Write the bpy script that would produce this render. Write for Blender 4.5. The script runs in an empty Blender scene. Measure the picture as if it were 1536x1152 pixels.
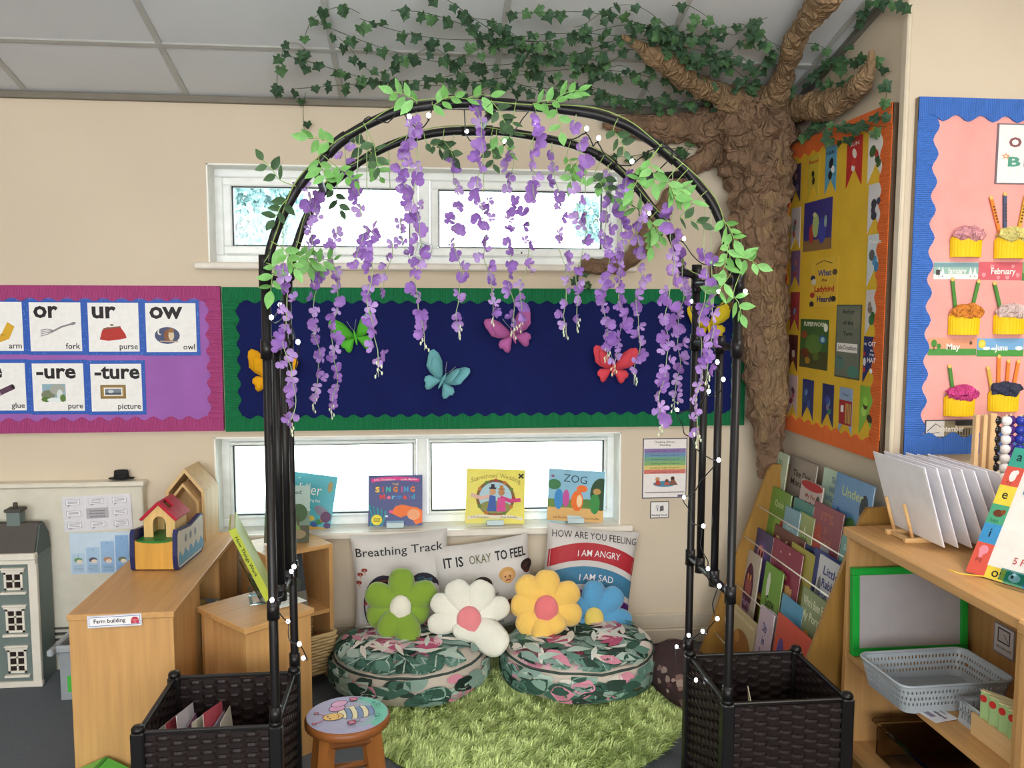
import bpy, bmesh, math, random
from mathutils import Vector, Matrix, Euler, noise
import numpy as np
random.seed(7)
SC = bpy.context.scene
COL = SC.collection
PI = math.pi
R = math.radians

# ------------------------------------------------------------------ camera
FPX, CAMH = 1300.0, 1.435
YAW, PITCH, ROLL = R(6.1), R(5.3), R(.15)
C_F = Vector((math.sin(YAW)*math.cos(PITCH), math.cos(YAW)*math.cos(PITCH), -math.sin(PITCH)))
_rt = Vector((math.cos(YAW), -math.sin(YAW), 0)); _up = _rt.cross(C_F)
C_R = _rt*math.cos(ROLL)+_up*math.sin(ROLL); C_U = -_rt*math.sin(ROLL)+_up*math.cos(ROLL)
CAM = Vector((0, 0, CAMH))
cd = bpy.data.cameras.new('camera'); cam = bpy.data.objects.new('camera', cd); COL.objects.link(cam)
mw = Matrix((C_R, C_U, -C_F)).transposed().to_4x4(); mw.translation = CAM
cam.matrix_world = mw
cd.sensor_width = 36; cd.lens = FPX/1536*36; cd.clip_start = .02
SC.camera = cam
# ------------------------------------------------------------------ sky, lights, exposure
w = bpy.data.worlds.new('overcast_sky'); SC.world = w; w.use_nodes = True
bg = w.node_tree.nodes['Background']; bg.inputs[0].default_value = (.90, .97, 1, 1); bg.inputs[1].default_value = 12
def area(name, loc, rot, sx, sy, power, col):
    l = bpy.data.lights.new(name, 'AREA'); l.shape = 'RECTANGLE'; l.size = sx; l.size_y = sy; l.energy = power; l.color = col
    o = bpy.data.objects.new(name, l); COL.objects.link(o); o.location = loc; o.rotation_euler = rot; return o
area('assumed_rear_window_fill', (-.4, -2.92, 1.75), (R(90), 0, 0), 4.6, 1.5, 140, (1, .97, .93))       # added fill light, faces +Y from an assumed, unseen window behind the viewer
FILL_LAMPS = [(-1.3, .9, 21), (1.8, .95, 58), (-1.3, -.9, 21), (1.8, -.9, 34)]  # lamps added out of view to brighten the room, strongest towards the right wall
def ceil_z(y): return 2.215+.27*(3.5-y)
for i, (x, y, pw) in enumerate(FILL_LAMPS):
    area('added_fill_light', (x, y, ceil_z(y)-.05), (-math.atan(.27), 0, 0), .56, .56, pw, (1, .93, .84))
VS = SC.view_settings
VS.view_transform = 'Standard'; VS.look = 'None'; VS.gamma = 1; VS.use_curve_mapping = False; VS.exposure = -0.46

# ------------------------------------------------------------------ helpers
def ray(x, y): return C_F+C_R*((x-768)/FPX)-C_U*((y-576)/FPX)
def P(x, y, X=None, Y=None, Z=None):
    d = ray(x, y)
    t = X/d.x if X is not None else Y/d.y if Y is not None else (Z-CAMH)/d.z
    return CAM+d*t
def lin(h):
    if not isinstance(h, str): return h
    h = h.lstrip('#'); c = [int(h[i:i+2], 16)/255 for i in (0, 2, 4)]
    return tuple(x/12.92 if x <= .04045 else ((x+.055)/1.055)**2.4 for x in c)
MATS = {}
def M(h, rough=.6, kind='plain', k=1.0):
    key = (h, rough, kind, k)
    if key in MATS: return MATS[key]
    m = bpy.data.materials.new(kind+'_'+h.lstrip('#')); m.use_nodes = True; MATS[key] = m
    nt = m.node_tree; N = nt.nodes; L = nt.links; b = N['Principled BSDF']
    c = lin(h); b.inputs['Roughness'].default_value = rough
    b.inputs['Specular IOR Level'].default_value = .35
    tc = N.new('ShaderNodeTexCoord')
    def mapping(sc):
        mp = N.new('ShaderNodeMapping'); mp.inputs['Scale'].default_value = sc; L.new(tc.outputs['Object'], mp.inputs[0]); return mp.outputs[0]
    def nz(sc, detail=3, vec=None):
        n = N.new('ShaderNodeTexNoise'); n.inputs['Scale'].default_value = sc; n.inputs['Detail'].default_value = detail
        L.new(vec or tc.outputs['Object'], n.inputs['Vector']); return n.outputs['Fac']
    def tone(fac, a, bb, lo=.3, hi=.7):
        r = N.new('ShaderNodeValToRGB'); r.color_ramp.elements[0].position = lo; r.color_ramp.elements[1].position = hi
        r.color_ramp.elements[0].color = tuple(min(1, x*a) for x in c)+(1,); r.color_ramp.elements[1].color = tuple(min(1, x*bb) for x in c)+(1,)
        L.new(fac, r.inputs[0]); L.new(r.outputs[0], b.inputs['Base Color']); return r
    def bump(h_, st, dist=.002):
        bp = N.new('ShaderNodeBump'); bp.inputs['Strength'].default_value = st; bp.inputs['Distance'].default_value = dist
        L.new(h_, bp.inputs['Height']); L.new(bp.outputs[0], b.inputs['Normal'])
    if kind == 'plain': tone(nz(18), .95, 1.05)
    elif kind == 'print': tone(nz(60, 1), .97, 1.03)
    elif kind == 'wall':
        tone(nz(2.5, 5), .97, 1.03); bump(nz(260, 2), .12, .001)
    elif kind == 'wood':
        v = mapping((26*k, 26*k, 1.6)); tone(nz(2.2, 6, v), .86, 1.10, .25, .75); bump(nz(8, 3, v), .05)
    elif kind == 'woody':
        v = mapping((26*k, 1.6, 26*k)); tone(nz(2.2, 6, v), .86, 1.10, .25, .75); bump(nz(8, 3, v), .05)
    elif kind == 'woodx':
        v = mapping((1.6, 26*k, 26*k)); tone(nz(2.2, 6, v), .86, 1.10, .25, .75); bump(nz(8, 3, v), .05)
    elif kind in ('fabric', 'plush', 'carpet'):
        s, st = {'fabric': (420, .25), 'plush': (300, .6), 'carpet': (330, .8)}[kind]
        f = nz(s, 2)
        tone(f if kind == 'carpet' else nz(9, 4), .75 if kind == 'carpet' else .93, 1.3 if kind == 'carpet' else 1.06)
        bump(f, st, .004); b.inputs['Specular IOR Level'].default_value = .12
        if kind == 'plush':
            b.inputs['Sheen Weight'].default_value = .5; b.inputs['Sheen Roughness'].default_value = .5
    elif kind in ('corr_x', 'corr_z', 'corr_y'):
        wv = N.new('ShaderNodeTexWave'); wv.bands_direction = kind[-1].upper(); wv.inputs['Scale'].default_value = 52*k
        L.new(tc.outputs['Object'], wv.inputs['Vector']); tone(wv.outputs['Fac'], .86, 1.06, .1, .9); bump(wv.outputs['Fac'], .7, .004)
    elif kind == 'crumple':
        v = N.new('ShaderNodeTexVoronoi'); v.feature = 'DISTANCE_TO_EDGE'; v.inputs['Scale'].default_value = 30*k
        v2 = mapping((1, 1, .55)); n_ = N.new('ShaderNodeTexNoise'); n_.inputs['Scale'].default_value = 14; L.new(v2, n_.inputs['Vector'])
        ad = N.new('ShaderNodeVectorMath'); ad.operation = 'MULTIPLY_ADD'; ad.inputs[1].default_value = (.12, .12, .12)
        L.new(n_.outputs['Color'], ad.inputs[0]); L.new(v2, ad.inputs[2]); L.new(ad.outputs[0], v.inputs['Vector'])
        tone(nz(12, 5), .78, 1.18); bump(v.outputs['Distance'], .9, .02)
    elif kind == 'metal':
        tone(nz(30), .95, 1.05); b.inputs['Metallic'].default_value = .7
    elif kind == 'leaf':
        tone(nz(35, 3), .75, 1.25); b.inputs['Subsurface Weight'].default_value = 0
    elif kind == 'petal':
        tone(nz(45, 3), .82, 1.15)
        t = N.new('ShaderNodeBsdfTranslucent'); mx = N.new('ShaderNodeMixShader'); mx.inputs[0].default_value = .42
        t.inputs[0].default_value = c+(1,); L.new(b.outputs[0], mx.inputs[1]); L.new(t.outputs[0], mx.inputs[2]); L.new(mx.outputs[0], N['Material Output'].inputs[0])
    elif kind == 'pile':
        at = N.new('ShaderNodeAttribute'); at.attribute_name = 'tint'
        r = N.new('ShaderNodeValToRGB'); r.color_ramp.elements[0].color = tuple(x*.82 for x in c)+(1,); r.color_ramp.elements[1].color = tuple(min(1, x*1.35) for x in c)+(1,)
        L.new(at.outputs['Fac'], r.inputs[0]); L.new(r.outputs[0], b.inputs['Base Color'])
    elif kind == 'glass':
        tr = N.new('ShaderNodeBsdfTransparent'); gl = N.new('ShaderNodeBsdfGlossy'); gl.inputs['Roughness'].default_value = .03
        tr.inputs[0].default_value = c+(1,); fr = N.new('ShaderNodeFresnel'); fr.inputs[0].default_value = 1.4
        mx = N.new('ShaderNodeMixShader'); L.new(fr.outputs[0], mx.inputs[0]); L.new(tr.outputs[0], mx.inputs[1]); L.new(gl.outputs[0], mx.inputs[2])
        L.new(mx.outputs[0], N['Material Output'].inputs[0])
    elif kind == 'emit':
        tone(nz(5), .98, 1.0); b.inputs['Emission Color'].default_value = c+(1,); b.inputs['Emission Strength'].default_value = k
    if kind == 'plain' and rough < .45: pass
    return m

def bevel_box(sx, sy, sz, bv):
    bm = bmesh.new(); bmesh.ops.create_cube(bm, size=1)
    for v in bm.verts: v.co = Vector((v.co.x*sx, v.co.y*sy, v.co.z*sz))
    if bv: bmesh.ops.bevel(bm, geom=bm.edges[:], offset=bv, segments=1, affect='EDGES', profile=.5)
    bm.verts.index_update(); r = ([v.co.copy() for v in bm.verts], [[v.index for v in f.verts] for f in bm.faces]); bm.free(); return r
class MB:
    def __init__(s, mat=None): s.v = []; s.f = []; s.mi = []; s.sm = []; s.mats = []; s.cur = mat
    def slot(s, m):
        m = m or s.cur
        if m not in s.mats: s.mats.append(m)
        return s.mats.index(m)
    def add(s, vs, fs, mat=None, smooth=False, T=None):
        o = len(s.v); s.v += [tuple(T@Vector(p)) for p in vs] if T is not None else [tuple(p) for p in vs]
        k = s.slot(mat)
        for f in fs: s.f.append([i+o for i in f]); s.mi.append(k); s.sm.append(smooth)
        return s
    def box(s, x0, x1, y0, y1, z0, z1, mat=None, bv=0, T=None):
        c = Vector(((x0+x1)/2, (y0+y1)/2, (z0+z1)/2)); v, f = bevel_box(abs(x1-x0), abs(y1-y0), abs(z1-z0), bv)
        return s.add([p+c for p in v], f, mat, False, T)
    def prism(s, poly, y0, y1, mat=None, T=None, smooth=False):           # poly (x,z) extruded along y
        n = len(poly); vs = [(x, y0, z) for x, z in poly]+[(x, y1, z) for x, z in poly]
        fs = [list(range(n)), list(range(2*n-1, n-1, -1))]+[[i, i+n, (i+1) % n+n, (i+1) % n] for i in range(n)]
        return s.add(vs, fs, mat, smooth, T)
    def slab(s, poly, z0, z1, mat=None, T=None):                          # poly (x,y) extruded along z
        n = len(poly); vs = [(x, y, z0) for x, y in poly]+[(x, y, z1) for x, y in poly]
        fs = [list(range(n-1, -1, -1)), list(range(n, 2*n))]+[[i, (i+1) % n, (i+1) % n+n, i+n] for i in range(n)]
        return s.add(vs, fs, mat, False, T)
    def tube(s, pts, r, mat=None, n=8, smooth=True, T=None, closed=False):
        pts = [Vector(p) for p in pts]; m = len(pts); rs = r if isinstance(r, (list, tuple)) else [r]*m
        vs = []; up = None
        for i, p in enumerate(pts):
            a = pts[(i-1) % m if closed else max(0, i-1)]; b = pts[(i+1) % m if closed else min(m-1, i+1)]
            t = (b-a).normalized()
            if up is None: up = Vector((0, 0, 1)) if abs(t.z) < .9 else Vector((0, 1, 0))
            x = t.cross(up)
            if x.length < 1e-5: x = t.cross(Vector((1, .3, 0)))
            x.normalize(); up = x.cross(t).normalized()
            vs += [p+(x*math.cos(2*PI*j/n)+up*math.sin(2*PI*j/n))*rs[i] for j in range(n)]
        fs = [[i*n+j, i*n+(j+1) % n, ((i+1) % m)*n+(j+1) % n, ((i+1) % m)*n+j] for i in range(m if closed else m-1) for j in range(n)]
        if not closed: fs += [list(range(n-1, -1, -1)), list(range((m-1)*n, m*n))]
        return s.add(vs, fs, mat, smooth, T)
    def lathe(s, prof, n=24, mat=None, smooth=True, T=None, sx=1, sy=1):    # prof [(r,z)], closed at both ends if r==0
        vs = []; 
        for r, z in prof: vs += [(r*sx*math.cos(2*PI*j/n), r*sy*math.sin(2*PI*j/n), z) for j in range(n)]
        fs = [[i*n+j, i*n+(j+1) % n, (i+1)*n+(j+1) % n, (i+1)*n+j] for i in range(len(prof)-1) for j in range(n)]
        if prof[0][0] > 1e-5: fs.append(list(range(n-1, -1, -1)))
        if prof[-1][0] > 1e-5: fs.append(list(range((len(prof)-1)*n, len(prof)*n)))
        return s.add(vs, fs, mat, smooth, T)
    def ball(s, c, rx, ry, rz, mat=None, nu=12, nv=8, T=None):
        c = Vector(c); prof = [(max(1e-6, math.sin(PI*i/nv)), -math.cos(PI*i/nv)) for i in range(nv+1)]
        vs = []
        for r, z in prof: vs += [(c.x+r*rx*math.cos(2*PI*j/nu), c.y+r*ry*math.sin(2*PI*j/nu), c.z+z*rz) for j in range(nu)]
        fs = [[i*nu+j, i*nu+(j+1) % nu, (i+1)*nu+(j+1) % nu, (i+1)*nu+j] for i in range(nv) for j in range(nu)]
        return s.add(vs, fs, mat, True, T)
    def mesh(s, name):
        me = bpy.data.meshes.new(name); me.from_pydata(s.v, [], s.f)
        for m in s.mats: me.materials.append(m)
        me.polygons.foreach_set('material_index', s.mi); me.polygons.foreach_set('use_smooth', s.sm); me.update(); return me
    def build(s, name, parent=None, loc=None, rot=None, label=None): return put(name, s.mesh(name), parent, loc, rot, label)
def put(name, me, parent=None, loc=None, rot=None, label=None, scale=None):
    o = bpy.data.objects.new(name, me); COL.objects.link(o)
    if parent is not None: o.parent = parent
    if loc is not None: o.location = loc
    if rot is not None: o.rotation_euler = rot
    if scale is not None: o.scale = scale
    if label: o['label'] = label
    return o
def thing(name, label, cat, loc=(0, 0, 0), rot=(0, 0, 0), group=None):
    o = bpy.data.objects.new(name, None); o.empty_display_size = .05; COL.objects.link(o); o.location = loc; o.rotation_euler = rot
    return tag(o, label, cat, group)
def tag(o, label, cat, group=None):
    o['label'] = label; o['category'] = cat
    if group: o['group'] = group
    return o
def setting(o, label=None, cat=None):
    o['kind'] = 'structure'
    if label: o['label'] = label
    if cat: o['category'] = cat
    return o
ORD = ['', 'first', 'second', 'third', 'fourth', 'fifth', 'sixth', 'seventh', 'eighth', 'ninth', 'tenth', 'eleventh', 'twelfth', 'thirteenth', 'fourteenth',
       'fifteenth', 'sixteenth', 'seventeenth', 'eighteenth', 'nineteenth', 'twentieth', 'twenty-first', 'twenty-second', 'twenty-third', 'twenty-fourth',
       'twenty-fifth', 'twenty-sixth', 'twenty-seventh', 'twenty-eighth', 'twenty-ninth', 'thirtieth', 'thirty-first', 'thirty-second', 'thirty-third', 'thirty-fourth']
# flat print: shapes and lettering in card units u,v (0..1), as thin ink layers on the card
TXT = {}
def text_mesh(t, bold):
    if (t, bold) in TXT: return TXT[(t, bold)]
    cu = bpy.data.curves.new('lettering', 'FONT'); cu.body = t; cu.resolution_u = 2; cu.offset = bold
    o = bpy.data.objects.new('lettering', cu); me = o.to_mesh()
    v = [(p.co.x, p.co.y) for p in me.vertices]; f = [list(p.vertices) for p in me.polygons]
    o.to_mesh_clear(); bpy.data.objects.remove(o); bpy.data.curves.remove(cu)
    x0 = min(a for a, _ in v); x1 = max(a for a, _ in v)
    TXT[(t, bold)] = ([(a-x0, b) for a, b in v], f, x1-x0); return TXT[(t, bold)]
class Print:
    def __init__(s, w, h, y=-.0004, surf=None): s.w = w; s.h = h; s.y = y; s.k = 0; s.mb = MB(); s.surf = surf
    def pt(s, u, v):
        if s.surf: return s.surf(u, v, .0006+s.k*.00009)
        u = min(1, max(0, u)); v = min(1, max(0, v)); return ((u-.5)*s.w, s.y-s.k*.00007, v*s.h)
    def poly(s, pts, h, faces=None):
        s.k += 1; s.mb.add([s.pt(*p) for p in pts], faces or [list(range(len(pts)))], M(h, .55, 'print')); return s
    def rect(s, x0, y0, x1, y1, h, n=1):
        if n == 1: return s.poly([(x0, y0), (x1, y0), (x1, y1), (x0, y1)], h)
        g = [(x0+(x1-x0)*i/n, y0+(y1-y0)*j/n) for j in range(n+1) for i in range(n+1)]
        return s.poly(g, h, [[j*(n+1)+i, j*(n+1)+i+1, (j+1)*(n+1)+i+1, (j+1)*(n+1)+i] for j in range(n) for i in range(n)])
    def ell(s, cx, cy, rx, ry, h, n=20, a0=0, a1=360, rot=0):
        full = a1-a0 >= 360; pts = []
        asp = s.w/s.h
        for i in range(n if full else n+1):
            a = R(a0+(a1-a0)*i/n); x = rx*math.cos(a); y = ry*math.sin(a); c, q = math.cos(R(rot)), math.sin(R(rot))
            pts.append((cx+x*c-y*q/asp, cy+x*q*asp+y*c))
        if not full: pts.append((cx, cy))
        if s.surf and full: return s.poly([(cx, cy)]+pts, h, [[0, 1+i, 1+(i+1) % n] for i in range(n)])
        return s.poly(pts, h)
    def line(s, pts, wd, h):
        asp = s.w/s.h; L_ = []; Rr = []
        for i, (x, y) in enumerate(pts):
            a = pts[max(0, i-1)]; b = pts[min(len(pts)-1, i+1)]; dx = (b[0]-a[0])*asp; dy = b[1]-a[1]; l = math.hypot(dx, dy) or 1
            L_.append((x-dy/l*wd/2/asp, y+dx/l*wd/2)); Rr.append((x+dy/l*wd/2/asp, y-dx/l*wd/2))
        n = len(pts); return s.poly(L_+Rr, h, [[i+1, i, n+i, n+i+1] for i in range(n-1)])
    def band(s, lo, hi, h):                                               # strip between two polylines of equal length
        n = len(lo); return s.poly(lo+hi, h, [[i, i+1, n+i+1, n+i] for i in range(n-1)])
    def text(s, t, x, y, h, col, w=None, bold=.01, al='c', rot=0, arc=0):
        s.k += 28 if s.surf else 0
        v, f, tw = text_mesh(t, bold); sc = h/.7; sx = sc*s.h/s.w
        if w: sx = w/tw
        ww = tw*sx; off = {'c': -ww/2, 'l': 0, 'r': -ww}[al]; asp = s.w/s.h; c, q = math.cos(R(rot)), math.sin(R(rot)); pts = []
        for a, b in v:
            px = a*sx+off; py = b*sc
            if arc: py -= arc*(px/(ww/2))**2 if ww else 0
            pts.append((x+px*c-py*q/asp, y+px*q*asp+py*c))
        s.poly(pts, col, f); s.k -= 28 if s.surf else 0; return s
    def build(s, parent, name='print'): return s.mb.build(name, parent)
def frame_of(tl, bl, br, **pl):                     # loc (bottom centre), width, height of a card whose pixel corners lie on a wall plane
    a, b, c = P(*tl, **pl), P(*bl, **pl), P(*br, **pl)
    return (b+c)/2, (c-b).length, (a-b).length
FACE = {'back': 0.0, 'right': -PI/2}
# ================================================================== the room
D = 3.5; XR = 1.51; YB = 2.62
WALL = M('D6C7B0', .75, 'wall'); WHITE = M('F6F9F7', .35); 
XL, YN = -3.6, -3.0
# floor
setting(MB(M('666B71', .95, 'carpet')).box(XL, 3.6, YN, D, -.06, 0).build('floor'), 'dark blue-grey short pile carpet', 'floor')
# back wall with two window openings
WX0, WX1 = -.812, .832
U0, U1, L0, L1 = 1.590, 1.970, .512, .905
b = MB(WALL); z1 = 2.6
b.box(XL, WX0, D, D+.2, 0, z1); b.box(WX1, XR+.3, D, D+.2, 0, z1)
b.box(WX0, WX1, D, D+.2, 0, L0); b.box(WX0, WX1, D, D+.2, L1, U0); b.box(WX0, WX1, D, D+.2, U1, z1)
setting(b.build('wall_back'), 'cream painted back wall with two strip windows', 'wall')
setting(MB(WALL).box(XR, XR+.2, YB, D, 0, 2.9).build('wall_right'), 'cream side wall behind the orange display board', 'wall')
setting(MB(WALL).box(XR+.2, 3.7, YB, YB+.2, 0, 3.2).build('wall_right_return'), 'cream wall carrying the pink birthday board', 'wall')
setting(MB(WALL).box(XL-.2, XL, YN, D+.2, 0, 4.4).build('wall_left'))
setting(MB(WALL).box(3.6, 3.8, YN, YB, 0, 4.4).build('wall_far_right'))
b = MB(WALL); b.box(XL, 3.6, YN-.2, YN, 0, 1.0); b.box(XL, 3.6, YN-.2, YN, 2.5, 4.4); b.box(XL, -2.7, YN-.2, YN, 1, 2.5); b.box(1.9, 3.6, YN-.2, YN, 1, 2.5)
setting(b.build('wall_rear'))  # unseen rear wall; its window opening is assumed, to hold the added light
# corner bead strips
b = MB(M('D8CBB4', .6)); b.box(XR-.012, XR+.004, YB-.014, YB+.02, 0, 2.6, bv=.004)
setting(b.build('trim_1'))
# ceiling: sloping slab, tiles and grid bars
SL = math.atan(.27)
def ceil_local(): return Matrix.Translation((0, D, ceil_z(D)))@Matrix.Rotation(-SL, 4, 'X')    # local -y climbs towards the viewer
CT = ceil_local()
ce = setting(MB(M('8f8f8c', .8)).box(XL, 3.6, -7.2, .05, .022, .06, T=CT).build('ceiling'), 'sloping white tiled suspended ceiling', 'ceiling')
tile = MB(M('D6D8DA', .85, 'wall')).box(-.297, .297, -.297, .297, 0, .02, bv=.004).mesh('ceiling_tile')
tile_s = MB(M('D6D8DA', .85, 'wall')).box(-.297, .297, -.177, .177, 0, .02, bv=.004).mesh('ceiling_tile')
gx = [-.292+.58*i-.58*5 for i in range(12)]
for i in range(len(gx)-1):
    for j in range(4):
        yc = -.18 if j == 0 else -.36-.6*(j-.5)
        o = put('ceiling_tile', tile_s if j == 0 else tile, ce); o.matrix_local = CT@Matrix.Translation(((gx[i]+gx[i+1])/2, yc, .004)); o.scale.x = .58/.6
barm = M('B4B4B0', .5)
for x in gx: MB(barm).box(x-.010, x+.010, -2.2, 0, -.002, .006, T=CT).build('grid_bar', ce)
for j in range(4): MB(barm).box(XL, 3.6, -.36-.6*j-.010, -.36-.6*j+.010, -.003, .005, T=CT).build('grid_bar', ce)
b = MB(M('7b7468', .6)); b.box(XL, XR, D-.02, D, ceil_z(D)-.022, ceil_z(D)+.004, bv=.003); setting(b.build('trim_2'))
T = Matrix.Translation((XR, D, ceil_z(D)))@Matrix.Rotation(-SL, 4, 'X')
setting(MB(M('77736c', .6)).box(-.02, 0, -.95, 0, -.02, .006, T=T).build('trim_3'))
# baseboard
b = MB(M('CFC3AE', .5)); b.box(-1.1, XR, D-.018, D, .062, .125, bv=.003); b.box(-1.1, XR, D-.03, D, 0, .062, bv=.004)
setting(b.build('baseboard_back'), 'cream skirting with a cable channel above', 'skirting')
# windows
GL = M('F4FBFA', .05, 'glass')
def window(n, z0, z1, label, xm, sash, lower):
    t = thing('window_%d' % n, label, 'window', (0, D, z0)); t['kind'] = 'structure'
    h = z1-z0; yf = .11; f = MB(WHITE); fr = .036
    f.box(WX0, WX1, yf, yf+.07, 0, fr, bv=.004); f.box(WX0, WX1, yf, yf+.07, h-fr, h, bv=.004)
    f.box(WX0, WX0+fr, yf, yf+.07, fr, h-fr, bv=.004); f.box(WX1-fr, WX1, yf, yf+.07, fr, h-fr, bv=.004)
    f.box(xm-.022, xm+.022, yf, yf+.07, fr, h-fr, bv=.004)
    f.build('window_frame', t)
    for a, c in ((WX0+fr, xm-.022), (xm+.022, WX1-fr)):
        s = MB(WHITE); y0 = yf-.014; y1 = yf+.05; q = sash; hb = fr+.002; ht = h-fr-.002; a_ = a+.002; c_ = c-.002
        s.box(a_, c_, y0, y1, hb, hb+q, bv=.005); s.box(a_, c_, y0, y1, ht-q, ht, bv=.005)
        s.box(a_, a_+q, y0, y1, hb+q, ht-q, bv=.005); s.box(c_-q, c_, y0, y1, hb+q, ht-q, bv=.005)
        so = s.build('sash', t)
        g = MB(M('26282a', .5)); e = .005
        xa, xb, za, zb = a_+q, c_-q, hb+q, ht-q
        g.box(xa, xb, y0+.012, y0+.03, za, za+e); g.box(xa, xb, y0+.012, y0+.03, zb-e, zb); g.box(xa, xa+e, y0+.012, y0+.03, za, zb); g.box(xb-e, xb, y0+.012, y0+.03, za, zb)
        g.build('gasket', so)
        MB(GL).box(xa, xb, y0+.018, y0+.024, za, zb).build('pane', so)
        if not lower:
            k = MB(WHITE); xc = (a+c)/2; k.box(xc-.05, xc+.05, y0-.02, y0, hb+.006, hb+.024, bv=.004); k.box(xc-.012, xc+.012, y0-.006, y0, hb+.004, hb+.03); k.ball((xc, y0-.02, hb+.015), .004, .004, .004, M('444444'))
            k.build('handle', so)
    s = MB(M('E6DED2', .4)); s.box(WX0-.05, WX1+.05, -.035, 0, -.026, .002, bv=.006); s.box(WX0+.001, WX1-.001, 0, .11, -.0, .002)
    s.build('window_sill', t)
    # white reveal lining
    r = MB(M('F6F5EE', .5)); r.box(WX0, WX0+.006, 0, .11, .002, h); r.box(WX1-.006, WX1, 0, .11, .002, h); r.box(WX0, WX1, 0, .11, h-.006, h)
    r.build('reveal', t)
window(1, U0, U1, 'upper white strip window with two panes above the navy board', .023, .034, False)
window(2, L0, L1, 'lower white strip window with picture books on its sill', .008, .012, True)
# unseen fixtures for the added fill lamps, over and behind the viewer
for i, (x, y, pw) in enumerate(FILL_LAMPS):
    t = thing('ceiling_light', 'added square ceiling light for fill, ' + ['front left', 'front right', 'rear left', 'rear right'][i] + ' of four behind the viewer', 'light', (x, y, ceil_z(y)), (-SL, 0, 0), 'added ceiling lights')
    f = MB(M('E8E8E8', .4)); 
    for q in ((-.3, .3, -.3, -.28), (-.3, .3, .28, .3), (-.3, -.28, -.28, .28), (.28, .3, -.28, .28)): f.box(*q, -.03, .01)
    f.build('frame', t); MB(M('F5F5F0', .4)).box(-.28, .28, -.28, .28, -.012, .0).build('diffuser', t)
# frame of the assumed rear window, added unseen around the fill light
t = thing('window_3', 'assumed wide window behind the viewer, unseen, added to frame the fill light', 'window', (-.4, YN, 1)); t['kind'] = 'structure'
f = MB(WHITE)
for x in (-2.3, -1.15, 0, 1.15, 2.26): f.box(x, x+.04, -.12, -.06, 0, 1.5)
f.box(-2.3, 2.3, -.12, -.06, 0, .04); f.box(-2.3, 2.3, -.12, -.06, 1.46, 1.5); f.build('window_frame', t)
# ---- outside: ground and a leafy tree beyond the upper window
setting(MB(M('E4E4DE', .9)).box(-14, 14, D+.25, 26, -1.2, -1.0).build('ground_outside'))
def outside_tree(x, y, z, rad, n, label, lean):
    t = thing('garden_tree', label, 'tree', (x, y, -1)); rng = random.Random(int(x*10)+5)
    MB(M('6b5a48', .9)).tube([(lean*1.6, 0, 0), (lean*1.2, 0, z*.6), (lean, 0, z+1-rad*1.2), (0, .05, z+1)], [.12, .1, .08, .04], n=7).build('trunk', t)
    mb = MB(M('7F9C9E', .8, 'leaf'))
    for i in range(n):
        d = Vector((rng.gauss(0, 1), rng.gauss(0, 1), rng.gauss(0, 1))).normalized()*rad*rng.uniform(.35, 1)**.6; s = rng.uniform(.03, .075)
        q = Euler((rng.uniform(0, 6), rng.uniform(0, 6), rng.uniform(0, 6))).to_matrix().to_4x4(); q.translation = d+Vector((0, 0, z+1))
        mb.add([(-s, 0, 0), (0, -s*.5, .02), (s, 0, 0), (0, s*.5, .02)], [[0, 1, 2, 3]], T=q)
    o = mb.build('foliage', t); o['kind'] = 'stuff'
q = P(376, 322, Y=10.3); outside_tree(q.x, q.y, q.z, .62, 2600, 'pale leafy tree outside, seen through the left upper pane', -.75)
q = P(890, 330, Y=10.8); outside_tree(q.x, q.y, q.z, .3, 420, 'small pale tree outside, seen at right of the upper window', .9)
# ================================================================== wall displays
def scallop(length, width, amp, n, flip=False):      # strip along x with a wavy inner edge (z)
    pts = [(0, 0), (length, 0)]; m = n*6
    for i in range(m, -1, -1):
        x = length*i/m; pts.append((x, width+amp*(.5+.5*math.cos(2*PI*i/6))-amp/2))
    return pts
def board(name, label, loc, rz, w, h, back, border, bw, amp, pitch, sides='tblr', frame=None):
    t = thing(name, label, 'display board', loc, (0, 0, rz))        # local origin bottom left, front faces -y, board 18 mm thick
    MB(M(frame or '8a7a66', .6)).box(0, w, -.018, 0, 0, h, bv=.002).build('panel', t)
    MB(M(back, .7, 'fabric')).box(.01, w-.01, -.0195, -.018, .01, h-.01).build('backing_sheet', t)
    for s in sides:
        L_ = w if s in 'tb' else h; poly = scallop(L_, bw, amp, max(2, round(L_/pitch)))
        if s == 'b': q = poly
        elif s == 't': q = [(x, h-z) for x, z in poly][::-1]
        elif s == 'l': q = [(z, x) for x, z in poly][::-1]
        else: q = [(w-z, x) for x, z in poly]
        y0 = -.0245 if s in 'tb' else -.0225
        MB(M(border, .7, 'corr_x' if s in 'tb' else 'corr_z')).prism(q, y0, -.0195).build('border_strip', t)
    return t
BF = -.0198       # front of a backing sheet
ZB0, ZB1 = .934, 1.500
board('phonics_board', 'purple phonics display board with magenta scalloped border', (-2.7, D, ZB0), 0, 2.7-.767, ZB1-ZB0, 'A168B4', 'B84A88', .052, .016, .066, 'tbr')
board('butterfly_board', 'long navy display board with green scalloped border and paper butterflies', (-.760, D, ZB0-.004), 0, 2.11, ZB1-ZB0, '121C56', '0F7A4A', .056, .014, .062)
def card_thing(name, label, cat, loc, rz, w, h, base, design=None, th=.002, group=None, rot=(0, 0)):
    t = thing(name, label, cat, loc, (rot[0], rot[1], rz), group)
    MB(M(base, .5)).box(-w/2, w/2, -th, 0, 0, h).build('sheet', t)
    if design:
        p = Print(w, h, -th-.0003); design(p); p.build(t)
    return t
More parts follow.
